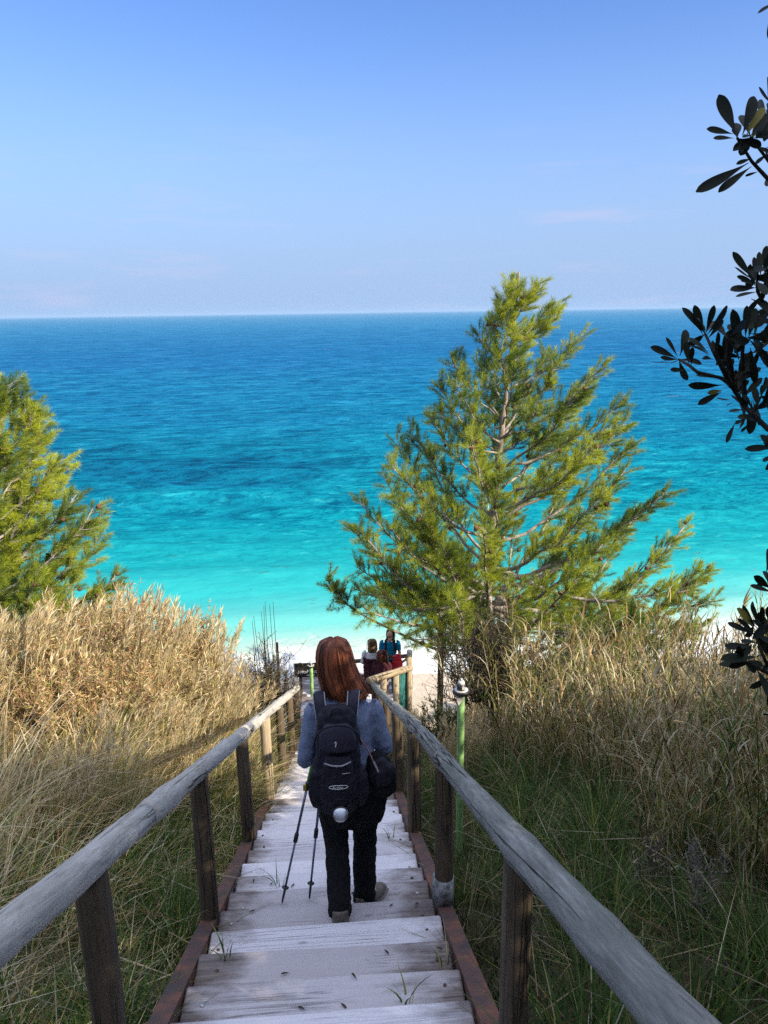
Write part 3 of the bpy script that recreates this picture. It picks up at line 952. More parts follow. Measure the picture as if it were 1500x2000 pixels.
wp_t, wp_b = pix(862, 1216, 14.6), pix(858, 1340, 14.6)
wp = thing('wooden_post', 'tall dark weathered wooden post standing beside the pine', 'post', (wp_b[0], 14.6, float(terrain(wp_b[0], 14.6))))
zb = wp.location[2] - .2
m = np.linspace(0, 1, 10)
Geo().tube(np.stack([wp_b[0] + (wp_t[0] - wp_b[0]) * m, np.full(10, 14.6), zb + (wp_t[2] - zb) * m], 1), 0.068 - .008 * m, 12, jit=.02).build('shaft', 'post', wp)
bevel_box('shaft_top', (wp_t[0] + .01, 14.6, wp_t[2] - .28), (.17, .17, .75), .01, plain('dark_post_top', (0.03, 0.024, 0.02), .8, 0, .4, 14, .3), wp)  # darker box round the upper part of the post
s1 = pix(541, 1255, 16.0)
stk = Geo().tube([(s1[0], 16.0, float(terrain(s1[0], 16.0)) - .1), (s1[0], 16.0, s1[2])], .026, 8, jit=.02).build('wooden_stake', 'post', label='thin grey wooden stake standing on the beach left of the sign', cat='stake')

# ------------------------------------------------------------------ pines
WIND = np.array([0.55, 0.10, 0.28])


def pine(label, ydist, trunk_px, table, n_br, seed, zbase, dens=1.0, extra=None, ymin=None):
    """Aleppo pine: trunk, limbs that rise to their tips, twigs with needle tufts, cones"""
    r = np.random.default_rng(seed)
    tp = np.array([pix(px, py, ydist) for px, py in trunk_px])
    base = np.array([tp[0][0], ydist, zbase])
    t = thing('pine_tree', label, 'tree', tuple(base))
    path = np.vstack([[base - (0, 0, .2)], tp])
    # resample
    m = 26
    L = np.concatenate([[0], np.cumsum(np.linalg.norm(np.diff(path, axis=0), axis=1))])
    q = np.linspace(0, L[-1], m)
    path = np.stack([np.interp(q, L, path[:, i]) for i in range(3)], 1)
    path[:, 0] += 0.04 * np.sin(np.linspace(0, 9, m)); path[:, 1] += 0.05 * np.sin(np.linspace(1, 8, m))
    H = path[-1, 2] - path[0, 2]
    rad = 0.0125 * H * (1 - np.linspace(0, 1, m)) ** 0.9 + 0.012
    Geo().tube(path, rad, 12, jit=0.04).build('trunk', 'bark', t)
    tz = np.array([pix(750, py, ydist)[2] for py, _, _ in table])
    tl = np.array([abs(pix(l, py, ydist)[0] - np.interp(pix(750, py, ydist)[2], path[:, 2], path[:, 0])) for py, l, _ in table])
    tr = np.array([abs(pix(rr, py, ydist)[0] - np.interp(pix(750, py, ydist)[2], path[:, 2], path[:, 0])) for py, _, rr in table])
    o = np.argsort(tz); tz, tl, tr = tz[o], tl[o], tr[o]
    zlo, zhi = tz[0], path[-1, 2]
    cones = []
    for b in range(n_br):
        u = (b + r.uniform(0, .8)) / n_br
        zt = zlo + (zhi - zlo) * (0.0 + 0.99 * u ** 1.28)              # height of the tip
        phi = b * 2.399 + r.normal(0, .35)
        if extra is not None and b in extra:
            phi, zt = extra[b]
        c, s_ = math.cos(phi), math.sin(phi)
        el, er = np.interp(zt, tz, tl), np.interp(zt, tz, tr)
        ext = (er if c > 0 else el) * c * c + 0.5 * (el + er) * s_ * s_
        ext = max(0.12, ext * r.uniform(0.88, 1.06))
        rise = ext * r.uniform(0.5, 0.95) + 0.2
        if zt < zlo + 0.22 * (zhi - zlo):
            rise = ext * r.uniform(-.05, .3)
        z0 = np.clip(zt - rise, path[2, 2], path[-2, 2] - .02)
        p0 = np.array([np.interp(z0, path[:, 2], path[:, i]) for i in range(2)] + [z0])
        tipx = np.interp(zt, path[:, 2], path[:, 0]) + c * ext
        tip = np.array([tipx, p0[1] + s_ * ext, zt])
        k = 9
        v = np.linspace(0, 1, k)
        sag = -0.12 * ext * np.sin(v * math.pi)
        bp = p0 + (tip - p0) * v[:, None]
        bp[:, 2] += sag + r.normal(0, .01, k)
        bp[1:-1] += r.normal(0, .025 * min(1, ext), (k - 2, 3))
        br = Geo()
        rb = 0.010 + 0.013 * ext
        br.tube(bp, rb * (1 - v * .82), 6, jit=.05)
        fo = Geo()
        Lb = ext + abs(rise)
        btone = r.uniform(.1, .95)
        nt = int((7 + 12.5 * Lb) * dens)
        dirb = unit(tip - p0)
        tb, td, tc = [], [], []
        for w in range(nt):
            f = r.uniform(0.26, 1.0) ** 0.8 if Lb > .8 else r.uniform(.05, 1)
            s0 = np.array([np.interp(f, v, bp[:, i]) for i in range(3)])
            side = unit(np.cross(dirb, r.normal(size=3)))
            tw = unit(dirb * 0.75 + side * r.uniform(.35, 1.25) + WIND * 0.55 + np.array([0, 0, .42]) * r.uniform(0, 1))
            tl_ = r.uniform(.22, .58) * (1.12 - .45 * f) * min(1.0, .45 + .3 * Lb)
            e = s0 + tw * tl_
            md = s0 + tw * tl_ * .5 + np.array([0, 0, -.03 * tl_])
            br.tube([s0, md, e], np.array([.0075, .0055, .0035]), 4, caps=False)
            tone = min(1, max(0, btone + r.normal(0, .22)))
            ntf = max(4, int(tl_ / .058))
            for g_ in range(ntf):
                ff = (g_ + 1.0) / ntf
                if ff < .42 and r.uniform() < .75:
                    continue
                pos = s0 + (md - s0) * min(1, ff * 2) if ff < .5 else md + (e - md) * (ff - .5) * 2
                tb.append(pos); td.append(tw); tc.append(tone)
            if r.uniform() < .045:
                cones.append((md, tw, r.uniform(.035, .05), br))
        tb, td, tc = np.array(tb), np.array(td), np.array(tc)
        nn = 26
        B_ = np.repeat(tb, nn, 0) + r.normal(0, .012, (len(tb) * nn, 3))
        D_ = unit(np.repeat(td, nn, 0) * .85 + r.normal(0, .52, (len(tb) * nn, 3)) + WIND * .5)
        T_ = np.repeat(tc, nn)[:, None] * .75 + r.uniform(0, .25, (len(tb) * nn, 1))
        cg = np.array([.050, .120, .022]); cy = np.array([.48, .52, .036])
        Cc = cg + (cy - cg) * T_ ** 1.15
        fo.needles(B_, D_, r.uniform(.07, .135, len(B_)), r.uniform(.0032, .0056, len(B_)), Cc)
        bo = br.build('branch', 'twig', t)
        fo.build('foliage', 'needle', bo)
        for (cp, cd, cr, g0) in [q_ for q_ in cones if q_[3] is br]:
            g = Geo(); ax = unit(r.normal(size=3) + np.array([0, 0, -.6]))
            zz = np.linspace(0, 1, 7)
            g.tube(cp + np.outer(zz * cr * 2.4, ax), cr * np.array([.35, .8, 1, .95, .75, .45, .12]), 8, jit=.12)
            g.build('cone', 'cone', bo)
    return t


table_r = [(530, 1000, 1040), (570, 990, 1080), (620, 960, 1092), (660, 925, 1120), (700, 880, 1150), (740, 846, 1190), (800, 848, 1200), (850, 790, 1215), (900, 735, 1270), (950, 712, 1288), (1000, 697, 1290),
           (1040, 694, 1330), (1080, 698, 1372), (1120, 690, 1372), (1160, 700, 1340), (1200, 775, 1340), (1240, 880, 1345)]
pine('tall windblown pine right of the stairs with its whole crown against the sea', 15.5, [(954, 1185), (962, 1080), (972, 930), (984, 790), (998, 660), (1014, 530)], table_r, 112, 4, float(terrain(2.4, 15.5)), dens=1.0,
     extra={2: (math.pi * .97, pix(750, 1150, 15.5)[2]), 5: (.12, pix(750, 1090, 15.5)[2]), 9: (.05, pix(750, 1050, 15.5)[2]), 12: (.3, pix(750, 1180, 15.5)[2]), 15: (-.3, pix(750, 1200, 15.5)[2])})
table_l = [(735, -20, 40), (770, -60, 62), (820, -130, 85), (870, -150, 90), (900, -170, 118), (950, -200, 150), (1000, -240, 175), (1050, -260, 205), (1100, -290, 235), (1140, -300, 245), (1180, -300, 235), (1215, -280, 215)]
pine('sunlit pine at the left edge of the picture above the dry brush', 12.6, [(-40, 1190), (-30, 1050), (-15, 900), (8, 735)], table_l, 74, 9, float(terrain(-6.5, 12.6)), dens=1.15)

# bare lower limb reaching from the post to the left, its tip with needles
lb0 = pix(856, 1268, 14.45)
lb = thing('pine_limb', 'long bare pine limb with a needled tip hanging across the beach', 'branch', tuple(lb0))
pts = np.array([pix(*a) for a in ((856, 1270, 14.5), (820, 1256, 14.4), (770, 1232, 14.3), (720, 1208, 14.2), (690, 1190, 14.15), (660, 1165, 14.1), (640, 1130, 14.05))])
g = Geo().tube(pts, np.linspace(.032, .009, 7), 8, jit=.08)
fo = Geo(); tb = []; td = []
for k in range(46):
    f = random.uniform(.62, 1.0) * 6
    i = min(5, int(f)); s0 = pts[i] + (pts[i + 1] - pts[i]) * (f - i)
    tw = unit(unit(pts[i + 1] - pts[i]) * .5 + rng.normal(0, .6, 3) + np.array([.1, 0, .45]))
    l = random.uniform(.12, .34)
    g.tube([s0, s0 + tw * l], np.array([.005, .003]), 4, caps=False)
    for q in np.linspace(.35, 1, 4):
        tb.append(s0 + tw * l * q); td.append(tw)
tb, td = np.array(tb), np.array(td); nn = 20
fo.needles(np.repeat(tb, nn, 0), unit(np.repeat(td, nn, 0) * .8 + rng.normal(0, .45, (len(tb) * nn, 3)) + WIND * .3), rng.uniform(.08, .13, len(tb) * nn), np.full(len(tb) * nn, .006),
           np.array([.07, .11, .02]) + rng.uniform(0, 1, (len(tb) * nn, 1)) * np.array([.08, .09, .005]))
bo = g.build('branch', 'twig', lb); fo.build('foliage', 'needle', lb)

# ------------------------------------------------------------------ grass and brush
STRAW = np.array([.62, .49, .25]); PALE = np.array([.72, .62, .41]); GREEN = np.array([.075, .145, .030]); OLIVE = np.array([.27, .27, .06]); BROWN = np.array([.40, .24, .11])


def mixcol(n, w):
    """random blade colours, w = weights for straw, pale, green, olive, brown"""
    P = np.array([STRAW, PALE, GREEN, OLIVE, BROWN]); w = np.asarray(w, float); w = w / w.sum()
    k = rng.choice(5, n, p=w)
    return P[k] * rng.uniform(.6, 1.25, (n, 1)) * rng.uniform(.93, 1.07, (n, 3))


def scatter(n, x0, x1, y0, y1, pw=1.6):
    y = y0 + (y1 - y0) * rng.uniform(0, 1, n) ** pw
    x = rng.uniform(x0, x1, n)
    return x, y


def off_stairs(x, y, m=0.70):
    return np.abs(x) > m


def ground_pts(x, y, sink=.03):
    return np.stack([x, y, terrain(x, y) - sink], 1)


# left slope
g = Geo()
n = 62000
x, y = scatter(n, -8.0, -.70, .6, 11.6, 1.25)
keep = rng.uniform(0, 1, n) < np.clip(1.25 - (-x) / 9, .2, 1); x, y = x[keep], y[keep]; n = len(x)
patch = fbm(x, y, 1.3, 31)
nearstair = smooth((x + 1.9) / .9)
h = np.interp(y, [.6, 3, 5, 7, 9, 11], [.26, .34, .50, .66, .72, .62]) * rng.uniform(.5, 1.2, n) * (1 - .45 * nearstair) * (1 + .25 * patch)
green = (rng.uniform(0, 1, n) < np.clip(.20 + .45 * nearstair + .25 * patch - .02 * y, .03, .9))
col = np.where(green[:, None], mixcol(n, (0, .05, 1, .5, 0)), mixcol(n, (1, .55, .05, .45, .3)))
g.blades(ground_pts(x, y), h, rng.normal(.5, 1.0, n), rng.uniform(.25, 1.05, n), rng.uniform(.006, .0155, n), 1.2 * col * (1 + .35 * np.sign(fbm(x, y, 3.1, 77)) * np.abs(fbm(x, y, 3.1, 77)) ** .6)[:, None])
g.build('long_grass', 'grass', label='tangle of long straw and green grass covering the left slope', cat='grass', kind='stuff')
# right slope: greener, its blade colour darkened to deepen the shade
g = Geo()
n = 62000
x, y = scatter(n, .70, 8.0, .6, 11.8, 1.25)
keep = rng.uniform(0, 1, n) < np.clip(1.25 - x / 9, .2, 1); x, y = x[keep], y[keep]; n = len(x)
patch = fbm(x, y, 1.2, 37)
h = np.interp(y, [.6, 3, 6, 9, 11], [.26, .32, .36, .40, .45]) * rng.uniform(.5, 1.25, n) * (1 + .25 * patch)
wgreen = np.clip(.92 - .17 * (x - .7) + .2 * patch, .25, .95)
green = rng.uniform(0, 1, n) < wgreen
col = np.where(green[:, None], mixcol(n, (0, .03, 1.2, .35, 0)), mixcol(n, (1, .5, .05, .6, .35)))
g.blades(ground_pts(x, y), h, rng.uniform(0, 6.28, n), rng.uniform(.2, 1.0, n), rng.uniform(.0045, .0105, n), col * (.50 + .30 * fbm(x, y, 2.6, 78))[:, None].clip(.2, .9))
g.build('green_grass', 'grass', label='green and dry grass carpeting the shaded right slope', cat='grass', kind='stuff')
# straw litter lying between the blades
g = Geo()
n = 30000
x, y = scatter(n, -6.5, 6.5, .6, 11.5, 1.4)
k = off_stairs(x, y) & ((x < 0) | (rng.uniform(0, 1, n) < .3)); x, y = x[k], y[k]; n = len(x)
b = ground_pts(x, y, -.04 ) + np.stack([np.zeros(n), np.zeros(n), rng.uniform(0, .22, n)], 1)
d = unit(np.stack([rng.normal(0, 1, n), rng.normal(0, 1, n) , rng.normal(0, .30, n)], 1))
g.needles(b, d, rng.uniform(.2, .55, n), rng.uniform(.004, .007, n), mixcol(n, (1, .9, .0, .2, .5)) * np.where(x > 0, .5, np.interp(y, [2, 6], [.6, 1]))[:, None])  # straw colour darkened where the slopes lie in shade
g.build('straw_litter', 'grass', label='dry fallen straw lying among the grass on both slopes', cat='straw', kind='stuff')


def clump_mesh(name, nb, hmin, hmax, spread, weights, w=(.005, .011), bend=(.15, .8), plume=0.0, lean=None):
    g = Geo()
    a = rng.uniform(0, 6.28, nb); rr = spread * np.sqrt(rng.uniform(0, 1, nb))
    base = np.stack([rr * np.cos(a), rr * np.sin(a), np.full(nb, -.04)], 1)
    az = a + rng.normal(0, .6, nb) if lean is None else rng.normal(lean, .8, nb)
    g.blades(base, rng.uniform(hmin, hmax, nb), az, rng.uniform(*bend, nb), rng.uniform(*w, nb), mixcol(nb, weights), seg=4)
    for k in range(int(plume * nb)):
        i = random.randrange(nb)
        hh = hmax * random.uniform(.85, 1.2); dx = random.uniform(.05, .35)
        p = np.array([[base[i][0] + dx * q ** 2, base[i][1], hh * q] for q in np.linspace(0, 1, 6)])
        c = mixcol(1, (1, 1, 0, .3, .1))[0]
        g.tube(p, np.linspace(.0035, .0018, 6), 4, c, caps=False)
        m = 26
        t_ = rng.uniform(.78, 1, m)
        pb = np.stack([np.interp(t_, np.linspace(0, 1, 6), p[:, j]) for j in range(3)], 1)
        g.needles(pb, unit(np.array([.5, 0, 1.0]) + rng.normal(0, .35, (m, 3))), rng.uniform(.05, .11, m), rng.uniform(.005, .009, m), mixcol(m, (.6, 1, 0, .1, .4)))
    return g.mesh(name)


def reed_mesh(name, ns, hmin, hmax, spread, weights, gain=1.0):
    """stiff reed stalks with narrow leaves standing off at an angle"""
    g = Geo()
    for k in range(ns):
        a = random.uniform(0, 6.28); r_ = spread * math.sqrt(random.random())
        b = np.array([r_ * math.cos(a), r_ * math.sin(a), -.05])
        hh = random.uniform(hmin, hmax)
        ln = np.array([random.gauss(.10, .22), random.gauss(0, .2), 0]) * hh
        q = np.linspace(0, 1, 7)
        p = b + np.outer(q ** 1.6, ln) + np.outer(q, [0, 0, hh])
        c = mixcol(1, weights)[0] * gain
        g.tube(p, np.linspace(.0075, .003, 7), 5, c, caps=False)
        m = random.randint(9, 14)
        t_ = np.linspace(.18, .99, m)
        pb = np.stack([np.interp(t_, q, p[:, j]) for j in range(3)], 1)
        az = np.arange(m) * math.pi + a + rng.normal(0, .5, m)
        g.blades(pb, rng.uniform(.16, .36, m) * (1.1 - .3 * t_), az, rng.uniform(.35, .9, m), rng.uniform(.010, .019, m), mixcol(m, weights) * gain, seg=3)
    return g.mesh(name)


def shrub(name, label, cat, loc, w, h, ns, nl, stem_col, leaf_w, group=None, lean=(0, 0), leaf_len=(.02, .045), fine=2, gain=1.0, leaf_wd=(.008, .016)):
    root = thing(name, label, cat, tuple(loc), group=group)
    o = np.asarray(loc, float)
    g, lf_ = Geo(), Geo()
    ends = []
    for k in range(ns):
        a = random.uniform(0, 6.28); rr = w * random.uniform(.15, 1)
        tip = o + np.array([rr * math.cos(a) + lean[0], rr * math.sin(a) * .8 + lean[1], h * random.uniform(.55, 1.0) * (1 - .35 * (rr / w) ** 2)])
        b = o + np.array([.12 * w * math.cos(a), .12 * w * math.sin(a), -.1])
        q = np.linspace(0, 1, 6)
        p = b + np.outer(q, tip - b); p[:, 2] += .12 * h * np.sin(q * math.pi); p[1:-1] += rng.normal(0, .02 * h, (4, 3))
        g.tube(p, np.linspace(.010, .003, 6), 5, stem_col, caps=False)
        for f in range(fine * 4):
            t_ = random.uniform(.3, 1); s0 = np.array([np.interp(t_, q, p[:, j]) for j in range(3)])
            d = unit(unit(tip - b) * .7 + rng.normal(0, .6, 3) + np.array([0, 0, .3])); l = random.uniform(.12, .35) * h * .6
            m_ = s0 + d * l * .5 + rng.normal(0, .02, 3); e = s0 + d * l
            g.tube([s0, m_, e], np.array([.004, .003, .0015]), 4, stem_col, caps=False)
            ends.append((s0, m_)); ends.append((m_, e))
    m = nl
    idx = rng.integers(0, len(ends), m); t_ = rng.uniform(0, 1, (m, 1))
    E = np.array(ends); pb = E[idx, 0] + (E[idx, 1] - E[idx, 0]) * t_
    lf_.needles(pb, rng.normal(0, 1, (m, 3)) + np.array([.2, 0, .3]), rng.uniform(*leaf_len, m), rng.uniform(*leaf_wd, m), mixcol(m, leaf_w) * gain)
    g.build('stems', 'stem', root); lf_.build('leaves', 'grass', root)
    return root


def place(mesh, name, mat, x, y, label, cat, group, s=1.0, rz=None, tilt=0.0):
    o = bpy.data.objects.new(name, mesh); COL.objects.link(o)
    if not mesh.materials: mesh.materials.append(M[mat])
    o.location = (x, y, float(terrain(x, y)))
    o.rotation_euler = (random.gauss(0, .05), tilt + random.gauss(0, .05), random.uniform(0, 6.28) if rz is None else rz)
    o.scale = (s, s, s * random.uniform(.9, 1.1))
    return tag(o, label, cat, group)


# dry tufts on the left bank, all leaning with the wind towards the stairs
cm = [clump_mesh('dry_grass_clump', 210, .45, 1.0, .26, w_, bend=(.2, .8), plume=.12, lean=.4) for w_ in ((1, .8, .05, .4, .15), (1, .4, .2, .8, .1), (.8, 1, .0, .2, .3))]
k = 0
while k < 88:
    x = -random.uniform(.95, 6.8); y = random.uniform(4.6, 11.0)
    if x > -1.5 and y < 6.2: continue
    if x < -2.0 and y > 6.2 and random.random() < .35: continue
    if x > -1.7 and y > 9.2: continue
    hs = np.interp(y, [4.6, 6.5, 8.5, 10, 11], [.60, .98, 1.32, 1.45, 1.2]) * np.interp(-x, [.9, 2, 5], [.85, 1, 1.05])
    place(cm[k % 3], 'dry_grass_clump', 'grass', x, y, 'straw-coloured windblown grass clump on the bank left of the stairs', 'grass clump', 'dry grass clumps on the left bank', hs * random.uniform(.8, 1.12), rz=random.gauss(0, .6))
    k += 1
lm = [clump_mesh('lime_grass_clump', 150, .40, .85, .2, (.3, .4, .35, 1.6, 0), w=(.006, .014), bend=(.3, .9), lean=.3) for _ in range(2)]
for k in range(26):
    x = -random.uniform(.95, 2.8); y = random.uniform(6.2, 10.6)
    place(lm[k % 2], 'lime_grass_clump', 'grass', x, y, 'sunlit yellow-green grass clump above the left handrail', 'grass clump', 'yellow-green clumps above the left handrail', random.uniform(.8, 1.25), rz=random.gauss(0, .5))
# pale stalks bent down in every direction
bm_ = [clump_mesh('flattened_grass_clump', 90, .5, 1.05, .30, (1, 1, 0, .2, .2), w=(.006, .012), bend=(.8, 1.25)) for _ in range(2)]
for k in range(60):
    x = -random.uniform(.95, 6.5); y = random.uniform(1.6, 10)
    if x > -1.4 and y < 5: continue
    place(bm_[k % 2], 'flattened_grass_clump', 'grass', x, y, 'pale dry grass clump bent flat on the left slope', 'grass clump', 'flattened dry clumps on the left slope', random.uniform(.7, 1.1))
# green tufts beside the left stringer, low in the picture
gm = [clump_mesh('green_grass_tuft', 120, .22, .52, .15, (.04, .03, 1.3, .25, 0), bend=(.2, .9)) for _ in range(2)]
for k in range(34):
    x = -random.uniform(.80, 1.45); y = random.uniform(1.6, 7.6)
    place(gm[k % 2], 'green_grass_tuft', 'grass', x, y, 'fresh green grass tuft beside the left edge of the stairs', 'grass tuft', 'green tufts along the left stringer', random.uniform(.75, 1.15))
for k in range(40):
    x = random.uniform(.80, 2.6); y = random.uniform(1.8, 8.5)
    place(gm[k % 2], 'green_grass_tuft', 'grass', x, y, 'green grass tuft in the shade just right of the stairs', 'grass tuft', 'green tufts right of the stairs', random.uniform(.75, 1.25))
# reeds on the right bank
rm = [reed_mesh('reed_clump', 13, .85, 1.5, .30, w_, .8) for w_ in ((1, .5, .2, .9, .3), (.6, .4, .5, 1, .2), (1.2, .4, .1, .6, .6))]
k = 0
while k < 88:
    x = random.uniform(1.7, 7.0); y = random.uniform(4.6, 10.6)
    if x < 2.4 and y < 6.5: continue
    hs = np.interp(y, [4.6, 7, 9, 10.6], [.75, 1.02, 1.22, 1.25]) * np.interp(x, [1.7, 2.6, 4], [.7, .95, 1.0])
    place(rm[k % 3], 'reed_clump', 'grass', x, y, 'stiff half-dry reed clump on the bank right of the stairs', 'reeds', 'reed clumps on the right bank', hs * random.uniform(.8, 1.15))
    k += 1
for k in range(20):
    x = random.uniform(2.2, 4.2); y = random.uniform(3.2, 5.4)
    place(rm[k % 3], 'reed_clump', 'grass', x, y, 'shaded reed clump in the near grass right of the handrail', 'reeds', 'near reed clumps right of the handrail', random.uniform(.62, .95))
for k in range(26):     # yellow stalks that catch the sun farther right
    x = random.uniform(2.8, 5.4); y = random.uniform(5.4, 8.6)
    place(cm[k % 3], 'dry_grass_clump', 'grass', x, y, 'yellow dry grass clump standing among the reeds right of the stairs', 'grass clump', 'dry grass clumps among the reeds', random.uniform(.75, 1.1))
for k in range(22):
    x = random.uniform(.9, 2.3); y = random.uniform(8.0, 11.3)
    place(cm[k % 3], 'dry_grass_clump', 'grass', x, y, 'small dry grass clump beside the right handrail near the landing', 'grass clump', 'dry clumps near the landing', random.uniform(.40, .62))
for k in range(26):
    s_ = random.choice([-1, 1])
    x = s_ * random.uniform(1.6, 8) + (0 if s_ < 0 else .8); y = random.uniform(11.2, 13.6)
    place(cm[k % 3], 'dry_grass_clump', 'grass', x, y, 'dry grass clump at the foot of the slope beside the beach', 'grass clump', 'dry clumps at the edge of the beach', random.uniform(.5, .8))


def at(px, py, y):
    p = pix(px, py, y)
    return p


DK = (.045, .035, .028); GRY = (.16, .135, .11); BRN = (.26, .17, .10)
# brown leafy brush on top of the left bank, several bushes
BW = [(.7, .6, .08, .8, 1.1), (.9, .7, .05, .6, .9), (.5, .4, .2, .9, 1.0), (1.0, .8, .15, 1.2, .3), (.6, .5, .08, .7, 1.2), (.5, .4, .1, .7, 1.4), (1.0, .8, .15, 1.1, .4), (.9, .9, .1, .9, .6)]
for i, (px, y, w, h, lab) in enumerate([(150, 8.3, .95, 1.62, 'russet brown brush below the left pine'), (285, 8.7, .95, 1.75, 'tallest russet brush on the crest of the left bank'), (60, 7.4, .85, 1.35, 'dull brown brush at the left edge of the picture'), (390, 9.0, .65, 1.55, 'brown brush between the russet brush and the pale grass crest'), (215, 7.0, .75, 1.0, 'low brown brush in the middle of the left bank'), (100, 6.7, .7, .85, 'low reddish brush nearest to the left edge of the picture'), (330, 7.6, .6, 1.05, 'rust brown brush nearest to the left handrail'), (240, 8.0, .8, 1.35, 'tawny brush between the low brown brush and the crest')]):
    p = at(px, 1300, y); z = float(terrain(p[0], y))
    shrub('dry_bush', lab, 'bush', (p[0], y, z), w, h, 60, 13000, BRN, BW[i % 8], leaf_len=(.022, .068), gain=1.15, fine=4, leaf_wd=(.004, .009))
p = at(522, 1350, 10.4)
b = shrub('bare_shrub', 'dark bare-twigged shrub beside the stairs in front of the surf', 'shrub', (p[0], 10.4, float(terrain(p[0], 10.4))), .55, 2.0, 60, 3800, DK, (.3, .2, .3, .8, .8), fine=4, gain=.45)
g = Geo()
for k in range(7):
    a = np.array(at(505 + k * 6, 1260, 10.4)); a[2] = float(terrain(p[0], 10.4)) + .5
    e = np.array(at(494 + k * 7 + random.gauss(0, 4), random.uniform(1165, 1215), 10.4 + random.gauss(0, .1)))
    g.tube([a, (a + e) / 2 + rng.normal(0, .02, 3), e], np.array([.008, .006, .003]), 5, DK, caps=False)
g.build('shoot', 'stem', b)
p = at(572, 1350, 11.3)
shrub('bare_shrub', 'small bare shrub with a forked top in front of the black sign', 'shrub', (p[0], 11.3, float(terrain(p[0], 11.3))), .20, 1.75, 9, 40, DK, (.5, .5, 0, 0, 1), fine=2)
p = at(950, 1330, 10.2)
shrub('dark_bush', 'rounded dark grey twiggy bush between the lamp post and the pine', 'bush', (p[0], 10.2, float(terrain(p[0], 10.2))), .85, 2.15, 90, 9000, (.045, .038, .034), (.2, .3, .2, .5, 1.0), fine=4, gain=.42, leaf_len=(.02, .04))
p = at(1080, 1330, 10.4)
shrub('dark_bush', 'lower straw-topped grey bush right of the rounded dark bush', 'bush', (p[0], 10.4, float(terrain(p[0], 10.4))), .8, 1.7, 50, 5200, GRY, (1, .7, .15, .8, .6), fine=3, gain=.8)
p = at(870, 1400, 9.6)
shrub('dark_bush', 'low dark green undergrowth behind the lamp post', 'bush', (p[0], 9.6, float(terrain(p[0], 9.6))), .65, .85, 36, 4200, DK, (.1, .05, 1, .5, .2), fine=3, gain=.7)
p = pix(1395, 1790, 3.3)
q = shrub('dead_shrub', 'pale grey dead shrub lying in the shaded grass at the lower right', 'shrub', (p[0], 3.3, float(terrain(p[0], 3.3))), .18, .5, 7, 120, (.17, .155, .135), (.4, 1.2, 0, .1, .1), gain=.5, fine=4, lean=(-.05, .1))
p = pix(1285, 1700, 3.7)
shrub('dead_shrub', 'brown twisted dead branches in the grass right of the handrail', 'shrub', (p[0], 3.7, float(terrain(p[0], 3.7))), .25, .42, 8, 60, (.12, .095, .08), (.4, .6, 0, .1, .6), fine=3)
# tall panicle reed against the turquoise water
p = pix(1395, 1300, 7.2); zt = float(terrain(p[0], 7.2))
pr = thing('panicle_reed', 'tall reed with a feathery panicle against the turquoise water at right', 'reed', (p[0], 7.2, zt))
top = pix(1458, 1165, 7.2); g = Geo(); q = np.linspace(0, 1, 8)
pb_ = np.array([p[0], 7.2, zt - .05]); path = pb_ + np.outer(q, top - pb_); path[:, 0] += -.06 * np.sin(q * math.pi)
g.tube(path, np.linspace(.006, .002, 8), 5, (.20, .17, .09), caps=False)
for k in range(9):
    f = .35 + .07 * k; s0 = np.array([np.interp(f, q, path[:, j]) for j in range(3)])
    g.blades(s0[None], [.28], [random.uniform(0, 6.28)], [.5], [.012], mixcol(1, (.6, .4, .2, 1, 0)))
g.build('stalk', 'grass', pr)
g = Geo(); m = 60; t_ = rng.uniform(.80, 1, m)
g.needles(np.stack([np.interp(t_, q, path[:, j]) for j in range(3)], 1), unit(np.array([.55, 0, 1]) + rng.normal(0, .2, (m, 3))), rng.uniform(.08, .16, m), np.full(m, .006), mixcol(m, (.3, .6, 0, .1, 1)))
g.build('panicle', 'grass', pr)
# weeds growing between the treads
wm_ = [clump_mesh('weed', 7, .10, .22, .03, (.3, .1, 1, .8, 0), w=(.005, .009), bend=(.1, .8)) for _ in range(2)]
for (px, py, lab) in ((1415, 1890, None), (868, 1888, 'grass sprig at the right end of the third tread from the bottom'), (795, 1955, 'grass sprig on the lowest clear tread, right of the middle'), (440, 1868, 'grass sprig near the left end of the wide pale treads'), (545, 1730, 'thin weed beside the left trekking pole tip'), (765, 1640, 'spiky weed growing through the treads right of the hiker')):
    if lab is None: continue
    # nearest tread under that pixel
    d = _f + _r * ((px - 750.0) / F) + _u * ((1000.0 - py) / F)
    for kk in range(-3, 14):
        z = Z0 - RISE * kk
        P = CAM + d * ((z - CAM[2]) / d[2])
        if Y0 + PITCH * (kk - 1) - .01 <= P[1] <= Y0 + PITCH * kk + .002:
            o = bpy.data.objects.new('weed', wm_[0 if px > 700 else 1]); COL.objects.link(o)
            if not o.data.materials: o.data.materials.append(M['grass'])
            o.location = (P[0], P[1], z + .035); o.rotation_euler = (0, 0, random.uniform(0, 6))
            tag(o, lab, 'weed', 'weeds between the treads')
            break
